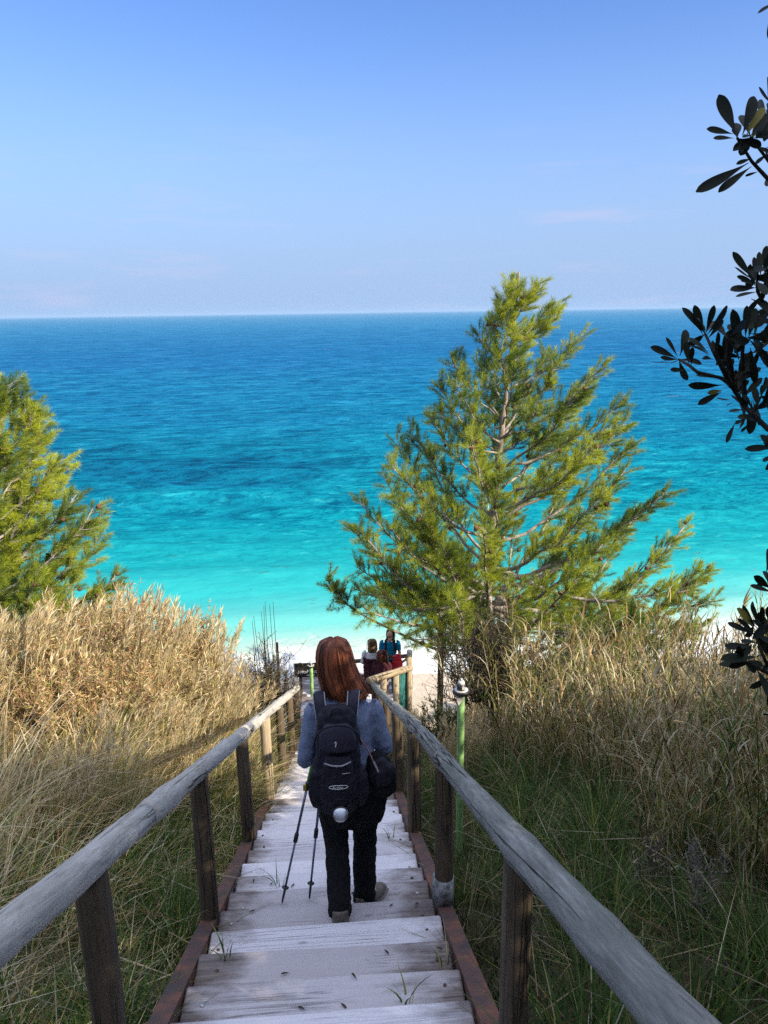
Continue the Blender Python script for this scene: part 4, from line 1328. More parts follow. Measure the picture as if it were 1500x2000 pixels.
# loose dry leaves on the treads
lmesh = []
for k in range(3):
    g = Geo(); g.leaf((0, 0, 0.004), (random.uniform(.02, .045), 0, .006), .010, (0, 0, 1), (.05, .035, .022), curl=.2); lmesh.append(g.mesh('fallen_leaf'))
for k in range(34):
    kk = random.choice([-1, 0, 0, 1, 1, 2, 2, 3, 4, 5, 6])
    o = bpy.data.objects.new('fallen_leaf', lmesh[k % 3]); COL.objects.link(o)
    if not o.data.materials: o.data.materials.append(M['stem'])
    o.location = (random.uniform(-.5, .55), Y0 + PITCH * kk - random.uniform(.02, .24), Z0 - RISE * kk + .003)
    o.rotation_euler = (random.gauss(0, .1), random.gauss(0, .1), random.uniform(0, 6.28))
    tag(o, 'tiny dark dry leaf scrap lying on the pale treads', 'leaf', 'leaf scraps on the treads')

# ------------------------------------------------------------------ dark shrub that reaches in from the right
PT = []


def PZ_(px, py, Z=1.7):
    return pixz(px, py, Z)


trunk_base = pixz(2150, 1700, 2.3); trunk_base[2] = float(terrain(trunk_base[0], trunk_base[1]))
pit = thing('pittosporum_tree', 'dark evergreen shrub reaching in from the right edge, seen against the light', 'tree', tuple(trunk_base))
ttop = pixz(2050, -300, 2.0)
q = np.linspace(0, 1, 9)
tpath = trunk_base - (0, 0, .1) + np.outer(q, ttop - trunk_base); tpath[:, 0] += .06 * np.sin(q * 6)
Geo().tube(tpath, np.linspace(.075, .03, 9), 10, jit=.04).build('trunk', 'dark_bark', pit)
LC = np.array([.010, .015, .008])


def spray(stems, leaves, Z, extra=()):
    """one branch: stem polylines in photo pixels, leaves as (base -> tip)"""
    g = Geo(); lg = Geo()
    zoff = lambda px, py: Z + .10 * math.sin(px * .031 + py * .017)
    st0 = stems[0][0]
    t0 = np.array([np.interp(.55 - (st0[1] - 800) / 3200, q, tpath[:, j]) for j in range(3)])
    first = True
    for s_ in stems:
        P = np.array([PZ_(a, b, zoff(a, b)) for a, b in s_])
        if first:
            md = (t0 + P[0]) / 2 + np.array([0, 0, .05]); P = np.vstack([t0, md, P]); first = False
        g.tube(P, np.linspace(.0075 if len(P) > 3 else .004, .0026, len(P)), 6, jit=.06)
    for (bx, by, tx, ty) in leaves:
        b_ = PZ_(bx, by, zoff(bx, by)); tp_ = PZ_(tx, ty, zoff(bx, by) + random.uniform(-.035, .035))
        L = np.linalg.norm(tp_ - b_)
        nrm = unit(-_f * 1.0 + np.array([0, 0, .5]) + rng.normal(0, .35, 3))
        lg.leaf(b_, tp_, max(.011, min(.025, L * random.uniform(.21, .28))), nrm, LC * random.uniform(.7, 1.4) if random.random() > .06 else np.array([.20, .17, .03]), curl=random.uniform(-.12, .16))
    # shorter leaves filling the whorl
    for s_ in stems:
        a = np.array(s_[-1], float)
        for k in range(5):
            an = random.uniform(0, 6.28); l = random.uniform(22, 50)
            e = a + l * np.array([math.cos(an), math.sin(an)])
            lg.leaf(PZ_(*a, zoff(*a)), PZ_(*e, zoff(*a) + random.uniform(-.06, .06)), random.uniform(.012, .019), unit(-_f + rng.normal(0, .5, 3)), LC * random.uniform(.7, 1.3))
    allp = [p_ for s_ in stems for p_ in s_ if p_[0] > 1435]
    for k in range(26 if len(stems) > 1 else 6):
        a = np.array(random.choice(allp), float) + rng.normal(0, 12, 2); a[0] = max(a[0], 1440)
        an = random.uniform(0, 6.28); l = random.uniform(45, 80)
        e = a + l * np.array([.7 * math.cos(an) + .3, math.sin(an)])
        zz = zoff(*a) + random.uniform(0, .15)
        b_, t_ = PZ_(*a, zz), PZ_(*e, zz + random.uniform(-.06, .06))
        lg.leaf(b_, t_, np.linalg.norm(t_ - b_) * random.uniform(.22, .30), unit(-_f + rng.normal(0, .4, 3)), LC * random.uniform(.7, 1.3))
    bo = g.build('branch', 'dark_bark', pit); lg.build('leaves', 'leaf', bo)


spray([[(1540, 385), (1500, 350), (1468, 315), (1440, 270)], [(1520, 340), (1490, 300), (1466, 268)], [(1560, 300), (1520, 250), (1500, 235)]],
      [(1438, 262, 1404, 185), (1432, 262, 1380, 252), (1434, 270, 1393, 270), (1450, 264, 1473, 188), (1458, 264, 1492, 210), (1464, 268, 1503, 222), (1470, 285, 1510, 300), (1462, 318, 1359, 375), (1468, 325, 1403, 376), (1482, 335, 1456, 345), (1470, 270, 1508, 262), (1510, 205, 1482, 170), (1520, 230, 1490, 250), (1468, 275, 1480, 240), (1500, 300, 1475, 320), (1530, 250, 1508, 190)], 1.55)
spray([[(1560, 40), (1530, 20), (1520, 5)]], [(1520, 5, 1480, 26), (1520, 0, 1500, -40), (1525, 10, 1515, 60)], 1.5)
spray([[(1560, 690), (1510, 630), (1480, 570), (1478, 550)], [(1530, 600), (1505, 550), (1498, 525)]],
      [(1472, 545, 1431, 492), (1474, 548, 1435, 522), (1475, 552, 1439, 540), (1476, 558, 1447, 549), (1478, 562, 1426, 567), (1480, 570, 1437, 579), (1478, 542, 1473, 502), (1486, 540, 1483, 492), (1494, 538, 1498, 480), (1490, 560, 1520, 520), (1500, 590, 1473, 590), (1504, 600, 1480, 612), (1500, 530, 1510, 490), (1505, 560, 1530, 570), (1490, 575, 1460, 610), (1500, 600, 1478, 640), (1510, 620, 1490, 660)], 1.6)
spray([[(1570, 870), (1500, 838), (1455, 795), (1428, 752), (1408, 738), (1362, 727), (1345, 713), (1326, 702)], [(1428, 752), (1415, 725), (1395, 690), (1377, 652)], [(1430, 755), (1428, 720), (1422, 690), (1420, 660)], [(1455, 795), (1452, 740), (1450, 690), (1455, 660)], [(1470, 810), (1478, 790), (1486, 775)], [(1540, 700), (1510, 670), (1480, 655), (1470, 660)]],
      [(1322, 700, 1270, 678), (1324, 697, 1301, 659), (1328, 695, 1340, 644), (1320, 706, 1273, 708), (1326, 702, 1290, 698), (1340, 722, 1309, 722), (1346, 712, 1339, 668), (1350, 715, 1352, 678), (1374, 655, 1332, 601), (1376, 650, 1356, 596), (1378, 650, 1395, 596), (1380, 655, 1421, 598), (1382, 662, 1413, 625), (1384, 690, 1342, 660), (1388, 696, 1346, 675), (1392, 702, 1372, 699), (1396, 700, 1402, 648), (1400, 712, 1391, 665), (1414, 730, 1404, 672), (1415, 725, 1425, 645), (1418, 722, 1432, 640), (1428, 748, 1474, 697), (1432, 750, 1486, 718), (1440, 765, 1462, 742), (1408, 742, 1360, 733), (1410, 752, 1344, 752), (1412, 762, 1382, 768), (1410, 765, 1363, 790), (1428, 780, 1400, 778), (1436, 786, 1420, 792), (1448, 690, 1431, 604), (1450, 690, 1431, 624), (1456, 660, 1459, 597), (1462, 660, 1476, 602), (1466, 675, 1494, 645), (1470, 690, 1506, 660), (1452, 700, 1412, 690), (1455, 720, 1468, 685), (1452, 820, 1436, 828), (1436, 826, 1419, 865), (1455, 800, 1423, 803), (1450, 776, 1488, 738), (1482, 800, 1472, 755), (1486, 800, 1500, 770), (1478, 812, 1440, 815), (1490, 790, 1510, 745), (1510, 690, 1470, 688), (1505, 690, 1485, 695), (1440, 735, 1455, 690), (1446, 775, 1448, 735), (1420, 700, 1398, 712), (1415, 740, 1432, 700), (1470, 800, 1452, 770), (1500, 820, 1520, 780)], 1.7)
spray([[(1570, 930), (1520, 885)]], [(1520, 872, 1455, 877), (1520, 890, 1489, 900), (1525, 880, 1498, 850)], 1.6)
spray([[(1580, 1370), (1515, 1322), (1480, 1305), (1452, 1290)], [(1510, 1320), (1490, 1280), (1475, 1240)], [(1530, 1280), (1510, 1240), (1500, 1210)], [(1560, 1190), (1520, 1160), (1505, 1150)]],
      [(1510, 1158, 1465, 1143), (1505, 1150, 1472, 1125), (1508, 1150, 1496, 1122), (1490, 1150, 1480, 1138), (1475, 1240, 1421, 1216), (1478, 1236, 1440, 1208), (1476, 1232, 1439, 1188), (1480, 1230, 1450, 1182), (1485, 1225, 1468, 1182), (1490, 1225, 1488, 1185), (1498, 1220, 1508, 1178), (1474, 1262, 1415, 1262), (1480, 1256, 1447, 1251), (1482, 1283, 1408, 1288), (1476, 1292, 1404, 1298), (1470, 1294, 1423, 1302), (1468, 1252, 1434, 1280), (1470, 1256, 1456, 1280), (1505, 1322, 1464, 1344), (1495, 1300, 1460, 1310), (1500, 1240, 1470, 1210), (1500, 1270, 1470, 1285), (1510, 1230, 1520, 1190), (1505, 1255, 1480, 1268), (1510, 1290, 1490, 1310), (1500, 1290, 1520, 1260), (1510, 1400, 1490, 1395)], 1.6)


# the rest of this shrub, to the right of the picture: leafy twigs all round its trunk
def proj_x(p):
    d = np.asarray(p, float) - CAM
    return 750.0 + F * np.dot(d, _r) / max(.05, np.dot(d, _f))


bg_, bl_ = Geo(), Geo()
made = 0
while made < 150:
    f = random.uniform(.12, 1.0)
    s0 = np.array([np.interp(f, q, tpath[:, j]) for j in range(3)])
    a = random.uniform(0, 6.28); rr = random.uniform(.25, 1.05) * (1.1 - .35 * f)
    e = s0 + np.array([rr * math.cos(a), rr * math.sin(a), random.uniform(.05, .6)])
    if np.dot(e - CAM, _f) > .1 and proj_x(e) < 1500 + F * .11 / np.dot(e - CAM, _f):
        continue
    if np.linalg.norm(e - CAM) < .5 or e[2] < terrain(e[0], e[1]) + .3:
        continue
    m_ = (s0 + e) / 2 + np.array([0, 0, .06])
    bg_.tube([s0, m_, e], np.array([.010, .007, .003]), 5)
    for k in range(13):
        b_ = m_ + (e - m_) * random.uniform(.35, 1)
        d = unit(unit(e - s0) * .6 + rng.normal(0, .6, 3)); l = random.uniform(.06, .10)
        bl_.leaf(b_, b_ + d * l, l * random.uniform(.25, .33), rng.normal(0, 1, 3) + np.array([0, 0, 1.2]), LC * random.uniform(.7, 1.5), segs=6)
    made += 1
bo_ = bg_.build('branch', 'dark_bark', pit); bl_.build('leaves', 'leaf', bo_)

# taller trees of the same kind on the slope behind and to the right: they shade the foreground
def shade_tree(name, label, x, y, zc, rx_, rz_, n, seed):
    r = np.random.default_rng(seed)
    z0 = float(terrain(x, y))
    t = thing(name, label, 'tree', (x, y, z0))
    p = np.array([[x, y, z0 - .2], [x + .1, y, (z0 + zc) / 2], [x, y + .1, zc]])
    g = Geo().tube(p, [.14, .11, .06], 9)
    for k in range(9):
        a = k * 2.4; e = np.array([x + rx_ * .7 * math.cos(a), y + rx_ * .7 * math.sin(a), zc + rz_ * r.uniform(-.5, .6)])
        s0 = p[1] + (p[2] - p[1]) * r.uniform(.2, 1)
        g.tube([s0, (s0 + e) / 2 + (0, 0, .1), e], [.05, .035, .012], 6)
    g.build('trunk', 'dark_bark', t)
    m = n
    cl = unit(r.normal(size=(90, 3))) * r.uniform(.35, 1, (90, 1)) ** .5
    ci = r.integers(0, 90, m)
    pos = cl[ci] + r.normal(0, .16, (m, 3))
    P = np.array([x, y, zc]) + pos * np.array([rx_, rx_, rz_])
    lg = Geo()
    lg.needles(P, r.normal(size=(m, 3)), r.uniform(.10, .17, m), np.full(m, .055), LC * r.uniform(.7, 1.6, (m, 1)))
    lg.build('crown', 'leaf', t)


e1 = np.array([math.cos(SUN_AZ - math.pi / 2) * 0 + .56, .83, 0.0]); e1 = unit(np.array([-sun_dir[1], sun_dir[0], 0.0])); sdv = np.array(sun_dir); e2 = np.cross(sdv, e1)
shade_spots = [(-2.6, 8.3, 11.5, 2.2, 9000), (-.6, 8.3, 10.5, 1.9, 8000), (1.1, 8.1, 11.5, 1.7, 7500), (2.5, 7.9, 10.5, 1.5, 6500), (3.55, 7.55, 10.0, 1.15, 6000), (4.6, 6.75, 9.0, 1.0, 5000), (5.9, 6.35, 8.5, 1.0, 5000), (7.3, 6.1, 8.6, .85, 3600), (8.6, 6.0, 8.6, .75, 3000), (2.0, 6.3, 10.0, 1.3, 5000), (1.75, 10.15, 8.3, .75, 2500)]
for i, (u_, v_, w_, r_, n_) in enumerate(shade_spots):
    c_ = e1 * u_ + e2 * v_ + sdv * w_
    shade_tree('broadleaf_tree', 'evergreen broadleaf tree on the slope behind the viewer', c_[0], c_[1], c_[2], r_, r_, n_, 100 + i)
for o_ in COL.objects:
    if o_.name.startswith('broadleaf_tree'):
        o_['group'] = 'trees behind the viewer'

# ------------------------------------------------------------------ people
M['skin'] = plain('skin', (0.52, 0.31, 0.22), 0.5, 0, 0.08, 12)
M['sole'] = plain('pale_shoe_sole', (0.22, 0.19, 0.16), 0.8, 0, 0.2, 40)
M['shoe'] = plain('tan_suede_shoe', (0.14, 0.115, 0.095), 0.8, 0, 0.35, 40, .2)
M['eye'] = plain('dark_eye', (0.02, 0.015, 0.01), 0.2)


def cloth(name, a, b, scale=60, rough=0.9):
    n = N(name)
    c = n.ramp(n.noise(scale, 5, 0.7), [(0.3, a), (0.7, b)])
    n.bump(n.noise(scale * 4, 3), 0.25, 0.003)
    return n.out(c, rough, spec=0.15)


M['sweater'] = cloth('heather_blue_knit', (0.115, 0.145, 0.235), (0.22, 0.26, 0.37), 70)
M['trouser'] = cloth('black_trouser_cloth', (0.007, 0.007, 0.008), (0.016, 0.016, 0.018), 40)
M['pack'] = cloth('black_pack_nylon', (0.010, 0.010, 0.014), (0.026, 0.025, 0.036), 26, 0.6)
M['packlite'] = cloth('charcoal_pack_nylon', (0.022, 0.021, 0.034), (0.042, 0.040, 0.060), 26, 0.6)
M['zip'] = plain('grey_piping', (0.30, 0.30, 0.33), 0.6, 0, .2, 50)
M['steel'] = plain('brushed_steel', (0.62, 0.63, 0.66), 0.30, 0.9, .1, 40)


def hair_mat(name, a, b):
    n = N(name)
    at_ = n.new('ShaderNodeAttribute', attribute_name='Col')
    g = n.noise(30, 4, .6, (1, 1, .12))
    c = n.mix(1.0, n.ramp(g, [(0.3, a), (0.7, b)]), at_.outputs['Color'], 'MULTIPLY')
    return n.out(c, 0.55, spec=0.3)


M['hair_red'] = hair_mat('auburn_hair', (0.060, 0.017, 0.009), (0.20, 0.062, 0.028))
M['hair_black'] = hair_mat('black_hair', (0.010, 0.008, 0.007), (0.03, 0.024, 0.02))
M['hair_blond'] = hair_mat('light_brown_hair', (0.14, 0.085, 0.04), (0.34, 0.22, 0.11))


def seg(g, pts, rad, n=12, side=(1, 0, 0), flat=None, m=3):
    """limb through the given joints with gently rounded interpolation"""
    P = np.array(pts, float); k = len(P)
    t = np.linspace(0, k - 1, (k - 1) * m + 1)
    Q = np.stack([np.interp(t, np.arange(k), P[:, i]) for i in range(3)], 1)
    for _ in range(1):
        Q[1:-1] = .25 * Q[:-2] + .5 * Q[1:-1] + .25 * Q[2:]
    rr = np.interp(t, np.arange(k), rad)
    ff = None if flat is None else np.interp(t, np.arange(k), flat)
    return g.tube(Q, rr, n, side=side, flat=ff)


def hand_geo(g, wrist, elbow, palm_n, close=0.9, sign=1):
    """palm, four bent fingers of unequal length and a thumb leaving the side of the palm"""
    w = np.array(wrist, float); ax = unit(w - np.array(elbow, float)); nn = unit(np.array(palm_n, float) - ax * np.dot(palm_n, ax)); sd_ = np.cross(ax, nn) * sign
    seg(g, [w, w + ax * .045, w + ax * .088], [.028, .037, .036], 10, side=sd_, flat=[.8, .42, .38])
    for k, (o, L) in enumerate(((-.028, .070), (-.010, .080), (.009, .074), (.026, .058))):
        p0 = w + ax * .084 + sd_ * o
        c1, c2, c3 = close * .5, close * 1.1, close * 1.7
        p1 = p0 + (ax * math.cos(c1) + nn * math.sin(c1)) * L * .45
        p2 = p1 + (ax * math.cos(c2) + nn * math.sin(c2)) * L * .32
        p3 = p2 + (ax * math.cos(c3) + nn * math.sin(c3)) * L * .26
        seg(g, [p0 - ax * .01, p0, p1, p2, p3], [.0088, .0092, .0084, .0076, .006], 8, m=2)
    p0 = w + ax * .030 - sd_ * .030
    p1 = p0 + (ax * .6 - sd_ * .6 + nn * .45) * .040; p2 = p1 + (ax * .7 + nn * .75) * .030
    seg(g, [w + ax * .02 - sd_ * .01, p0, p1, p2], [.012, .012, .0098, .0075], 8, m=2)


def head_geo(g, c, face, s=1.0):
    """skull with jaw, nose, brow, lips and ears; face = horizontal direction looked at"""
    c = np.array(c, float); f = unit(np.array(face, float)); up = unit(np.array([0, 0, 1]) - f * f[2]); r_ = np.cross(f, up)
    t = np.linspace(-1, 1, 9)
    path = c + np.outer(t * .112 * s, up) + np.outer(.010 * (1 - t ** 2) * 0 - .012 * (t < -.4) * 0, f)
    path = path + np.outer(np.interp(t, [-1, -.4, .3, 1], [.030, .018, 0, -.006]) * s, f)
    rad = np.sqrt(np.clip(1 - np.abs(t) ** 2.6, 0.02, 1)) * .078 * s * np.interp(t, [-1, -.5, .2, 1], [.72, .88, 1.0, 1.0])
    g.tube(path, rad, 16, side=r_, flat=np.interp(t, [-1, -.5, .2, 1], [1.0, 1.12, 1.24, 1.2]))
    fz = lambda a, b, d: c + f * a * s + up * b * s + r_ * d * s
    seg(g, [fz(.085, .012, 0), fz(.100, -.018, 0), fz(.108, -.032, 0), fz(.092, -.040, 0)], [.009 * s, .011 * s, .014 * s, .009 * s], 8)          # nose
    seg(g, [fz(.080, .028, -.05), fz(.094, .033, -.02), fz(.094, .033, .02), fz(.080, .028, .05)], [.009 * s] * 4, 8)                                 # brow
    for dz in (-.058, -.067):
        seg(g, [fz(.082, dz, -.022), fz(.093, dz, 0), fz(.082, dz, .022)], [.005 * s, .0075 * s, .005 * s], 8)                                          # lips
    seg(g, [fz(.07, -.095, -.012), fz(.088, -.098, 0), fz(.07, -.095, .012)], [.014 * s] * 3, 8)                                                       # chin
    for q_ in (-1, 1):
        seg(g, [fz(-.008, .022, q_ * .079), fz(-.018, .0, q_ * .086), fz(-.004, -.028, q_ * .078)], [.010 * s, .014 * s, .009 * s], 8, flat=[.5, .5, .5], side=tuple(f))   # ears
    return fz


def person(name, label, loc, J, mats, shoes=True, body_vox=.0085, hem=None, group=None, wr=.004, hands=(1, 1), sleeve_end=1.0):
    root = thing(name, label, 'person', tuple(loc), group=group)
    o = np.array(loc, float)
    W = {k: o + np.array(v, float) for k, v in J.items()}
    fwd = unit(np.array(J.get('facing', (0, 1, 0)), float)); rt = np.array([fwd[1], -fwd[0], 0])
    w = J.get('w', 1.0)
    tor = [W['pelvis'] - (0, 0, .07), W['pelvis'], W['waist'], W['chest'], W['neck'] - (0, 0, .075), W['neck'] - (0, 0, .02), W['neck'] + (W['head'] - W['neck']) * .45]
    trad = np.array([.12, .165, .132, .158, .135, .062, .050]) * w
    tfl = [.75, .70, .70, .70, .62, .95, 1.0]
    body = Geo()
    seg(body, tor, trad * .93, 16, side=rt, flat=tfl)
    fz = head_geo(body, W['head'], J.get('look', J.get('facing', (0, 1, 0))), J.get('hs', 1.0))
    for s_ in 'LR':
        seg(body, [W['sh' + s_], (W['sh' + s_] + W['el' + s_]) / 2, W['el' + s_], (W['el' + s_] * .55 + W['wr' + s_] * .45), W['wr' + s_]], np.array([.052, .043, .037, .037, .026]) * w, 12)
        hand_geo(body, W['wr' + s_], W['el' + s_], J.get('palm' + s_, (0, 0, -1)), J.get('close', 1.0), 1 if s_ == 'R' else -1)
        seg(body, [W['hip' + s_], (W['hip' + s_] + W['kn' + s_]) / 2, W['kn' + s_], W['kn' + s_] * .65 + W['an' + s_] * .35, W['an' + s_]], np.array([.085, .076, .054, .052, .036]) * w, 12)
        seg(body, [W['an' + s_], W['an' + s_] * .4 + W['toe' + s_] * .6, W['toe' + s_]], [.036, .036, .026], 10)
    remesh(body, 'body', body_vox, mats.get('skin', 'skin'), root, 2)
    for q_ in (-1, 1):
        e = fz(.084, .008, q_ * .030)
        Geo().tube([e - unit(fz(1, 0, 0) - fz(0, 0, 0)) * .008, e, e + unit(fz(1, 0, 0) - fz(0, 0, 0)) * .006], [.007, .011, .006], 8).build('eye', 'eye', root)
    top = Geo()
    seg(top, [W['pelvis'] + (0, 0, .02 if hem is None else hem), (W['pelvis'] + W['waist']) / 2, W['waist'], W['chest'], W['neck'] - (0, 0, .075), W['neck'] - (0, 0, .018)], np.array([.180, .168, .152, .176, .152, .074]) * w, 18, side=rt, flat=[.76, .76, .76, .74, .66, .95])
    for s_ in 'LR':
        e = W['el' + s_] + (W['wr' + s_] - W['el' + s_]) * .95 if sleeve_end >= 1 else W['sh' + s_] + (W['el' + s_] - W['sh' + s_]) * sleeve_end
        if sleeve_end >= 1:
            seg(top, [W['sh' + s_] + (rt * (.03 if s_ == 'L' else -.03)) * w, W['sh' + s_], (W['sh' + s_] + W['el' + s_]) / 2, W['el' + s_], (W['el' + s_] * .5 + W['wr' + s_] * .5), e], np.array([.070, .064, .055, .050, .043, .034]) * w, 12)
        else:
            seg(top, [W['sh' + s_] + (rt * (.03 if s_ == 'L' else -.03)) * w, W['sh' + s_], (W['sh' + s_] + e) / 2, e], np.array([.075, .070, .064, .058]) * w, 12)
    remesh(top, mats['topname'], .0105, mats['top'], root, 3, wr, 16)
    tr = Geo()
    seg(tr, [W['waist'] - (0, 0, .05), W['pelvis'] + (0, 0, .04), W['pelvis'] - (0, 0, .05)], np.array([.145, .178, .160]) * w, 16, side=rt, flat=[.78, .76, .80])
    lw = J.get('legw', 1.0)
    for s_ in 'LR':
        a_ = W['an' + s_] + (W['kn' + s_] - W['an' + s_]) * .04
        seg(tr, [W['hip' + s_] + (0, 0, .02), (W['hip' + s_] + W['kn' + s_]) / 2, W['kn' + s_], W['kn' + s_] * .5 + W['an' + s_] * .5, a_, a_ - (0, 0, .05)], np.array([.100, .092, .075, .072, .070, .072]) * w * lw, 14)
    remesh(tr, mats.get('legname', 'trousers'), .0105, mats['leg'], root, 3, wr * 1.3, 14)
    if shoes:
        for s_ in 'LR':
            d = W['toe' + s_] - W['an' + s_]; d[2] = 0; d = unit(d); h = W['an' + s_] - d * .05
            zf = W['toe' + s_][2] - .03
            g = Geo()
            hp = np.array([h[0], h[1], zf + .05])
            seg(g, [hp - d * .01 + (0, 0, .0), hp + d * .06 + (0, 0, .012), hp + d * .14 + (0, 0, .0), hp + d * .215 - (0, 0, .008), hp + d * .245 - (0, 0, .012)], [.042, .049, .048, .043, .028], 14, side=np.array([d[1], -d[0], 0]), flat=[.95, 1.0, .85, .70, .6])
            seg(g, [hp + d * .03, hp + d * .035 + (0, 0, .075)], [.050, .047], 12)
            sh = remesh(g, 'shoe', .008, mats.get('shoe', 'shoe'), root, 2, .0015, 30)
            g = Geo()
            sp = np.array([hp[0], hp[1], zf + .010])
            seg(g, [sp - d * .035, sp + d * .03, sp + d * .12, sp + d * .20, sp + d * .26], [.034, .043, .042, .047, .030], 14, side=np.array([d[1], -d[0], 0]), flat=[.28, .26, .26, .24, .3])
            g.build('sole', 'sole', sh)
    return root, W, fz


def hair(root, mat, c, back, prof, n, blow=(0, 0, 0), seed=1, width=.006, a0=2.55, yscale=.95, shell=.93, part=0.0):
    """head of hair: a shell with many strands lying over it.  prof = (height, radius, drift) from crown to ends"""
    r = np.random.default_rng(seed)
    c = np.array(c, float); bk = unit(np.array(back, float)); rt = np.array([-bk[1], bk[0], 0])
    pz = np.array([p[0] for p in prof]); pr = np.array([p[1] for p in prof]); pd = np.array([p[2] for p in prof]); L = np.linspace(0, 1, len(prof))
    k = 15; t = np.linspace(0, 1, k)
    def line(phi, rs, jit, end, phase):
        tt = t * end
        z = np.interp(tt, L, pz); rr = np.interp(tt, L, pr) * rs; dr = np.interp(tt, L, pd)
        ph = phi + jit * t * .25 + .05 * np.sin(t * 7 + phase)
        P = c + np.outer(z, [0, 0, 1]) + np.outer(rr * np.cos(ph) * yscale, bk) + np.outer(rr * np.sin(ph), rt) + np.outer(dr, np.array(blow, float))
        return P
    g = Geo()
    na = 26
    ph = np.linspace(-a0, a0, na)
    G1 = np.stack([line(p, shell, 0, .985, 0) for p in ph])
    V = G1.reshape(-1, 3)
    Fq = np.array([[i * k + j, i * k + j + 1, (i + 1) * k + j + 1, (i + 1) * k + j] for i in range(na - 1) for j in range(k - 1)])
    g.add(V, Fq, None, (.28, .25, .25))
    nl = max(16, n // 22)
    lphi = r.uniform(-a0, a0, nl); ltone = r.uniform(.30, 1.0, nl) ** 1.3 * 1.9; lrad = r.uniform(.90, 1.11, nl); lend = r.uniform(.78, 1.06, nl); lj = r.normal(0, .55, nl)
    lk = r.integers(0, nl, n)
    phi = lphi[lk] + r.normal(0, .11, n)
    for i in range(n):
        q_ = lk[i]
        P = line(phi[i], lrad[q_] * r.uniform(.98, 1.03), lj[q_] - (phi[i] - lphi[q_]) * 2.2 + r.normal(0, .18), lend[q_] * r.uniform(.95, 1.03), lphi[q_] * 9)
        cc = np.cos(phi[i]) * bk + np.sin(phi[i]) * rt
        tang = unit(np.gradient(P, axis=0)); nn = np.broadcast_to(cc, P.shape); sd_ = unit(np.cross(tang, nn))
        w = width * r.uniform(.6, 1.4) * np.interp(t, [0, .15, .8, 1], [.5, 1, .9, .15])
        tone = ltone[lk[i]] * r.uniform(.8, 1.2)
        V = np.stack([P - sd_ * w[:, None], P + nn * (w * .45)[:, None], P + sd_ * w[:, None]], 1).reshape(-1, 3)
        F2 = []
        for j in range(k - 1):
            b = j * 3; F2 += [[b, b + 1, b + 4, b + 3], [b + 1, b + 2, b + 5, b + 4]]
        g.add(V, F2, None, (tone, tone * r.uniform(.9, 1.05), tone * r.uniform(.85, 1.05)))
    for i in range(max(12, n // 22)):
        p_ = r.uniform(-a0, a0)
        P = line(p_, r.uniform(1.02, 1.12), r.normal(0, .9), r.uniform(.95, 1.10), r.uniform(0, 6)) + np.outer(t ** 2, r.normal(0, .022, 3))
        g.tube(P, np.full(k, .0011), 3, np.full(3, r.uniform(.8, 1.8)), caps=False)
    return g.build('hair', mat, root)


# the hiker walking down the stairs
HO = np.array([0.115, 3.72, 7.70])
z4, z5 = Z0 - RISE * 4 - HO[2], Z0 - RISE * 5 - HO[2]
J = dict(pelvis=(.025, -.03, .83), waist=(.02, -.02, 1.01), chest=(.005, .015, 1.17), neck=(-.005, .04, 1.335), head=(-.035, .075, 1.495),
         shL=(-.150, .03, 1.232), elL=(-.215, .00, .925), wrL=(-.15, .235, .995), shR=(.158, .03, 1.236), elR=(.232, .0, .985), wrR=(.14, .24, .96),
         hipL=(-.07, -.03, .80), knL=(-.055, .0, .44), anL=(-.045, -.20, z4 + .10), toeL=(-.055, -.05, z4 + .03),
         hipR=(.105, -.01, .80), knR=(.105, .085, .40), anR=(.095, .05, z5 + .10), toeR=(.185, .165, z5 + .03),
         palmL=(.9, .2, 0), palmR=(-.6, .3, -.6), close=1.05, look=(.05, 1, -.28), legw=1.0, w=.92)
hiker, HW, hfz = person('person', 'hiker seen from behind with auburn hair, blue-grey sweater and black trousers walking down the stairs', HO, J, dict(top='sweater', topname='sweater', leg='trouser'), wr=.0045, hem=-.02)
hair(hiker, 'hair_red', HO + np.array([-.035, .062, 1.495]), (0, -1, 0),
     [(.140, .004, 0), (.134, .036, 0), (.112, .068, 0), (.075, .082, 0), (.02, .090, .002), (-.04, .095, .012), (-.09, .101, .026), (-.130, .106, .040), (-.165, .111, .054), (-.190, .112, .066)], 1800, blow=(1, .0, .0), seed=3, width=.0034, a0=2.35)
# sweater hem and dark jacket hanging at the hips
g = Geo()
hp = HO + np.array([.03, -.02, 0])
seg(g, [hp + (0, 0, .90), hp + (.005, -.01, .80), hp + (.01, -.01, .66), hp + (.0, -.01, .585)], [.185, .200, .190, .150], 18, side=(1, 0, 0), flat=[.75, .74, .72, .66])
remesh(g, 'hip_jacket', .011, 'trouser', hiker, 3, .012, 13)

# backpack
BP = HO + np.array([-.03, -.205, 1.07])
bp = thing('backpack', 'black backpack with white piping on the back of the auburn-haired hiker', 'backpack', tuple(BP - (0, 0, .29)))


def pack_body(name, c, prof, mat, parent, flat, vox=.011, wr=.008, y=0):
    g = Geo()
    seg(g, [np.array(c) + np.array([dx, dy, dz]) for dx, dy, dz, _ in prof], [p[3] for p in prof], 22, side=(1, 0, 0), flat=flat)
    return remesh(g, name, vox, mat, parent, 2, wr, 14)


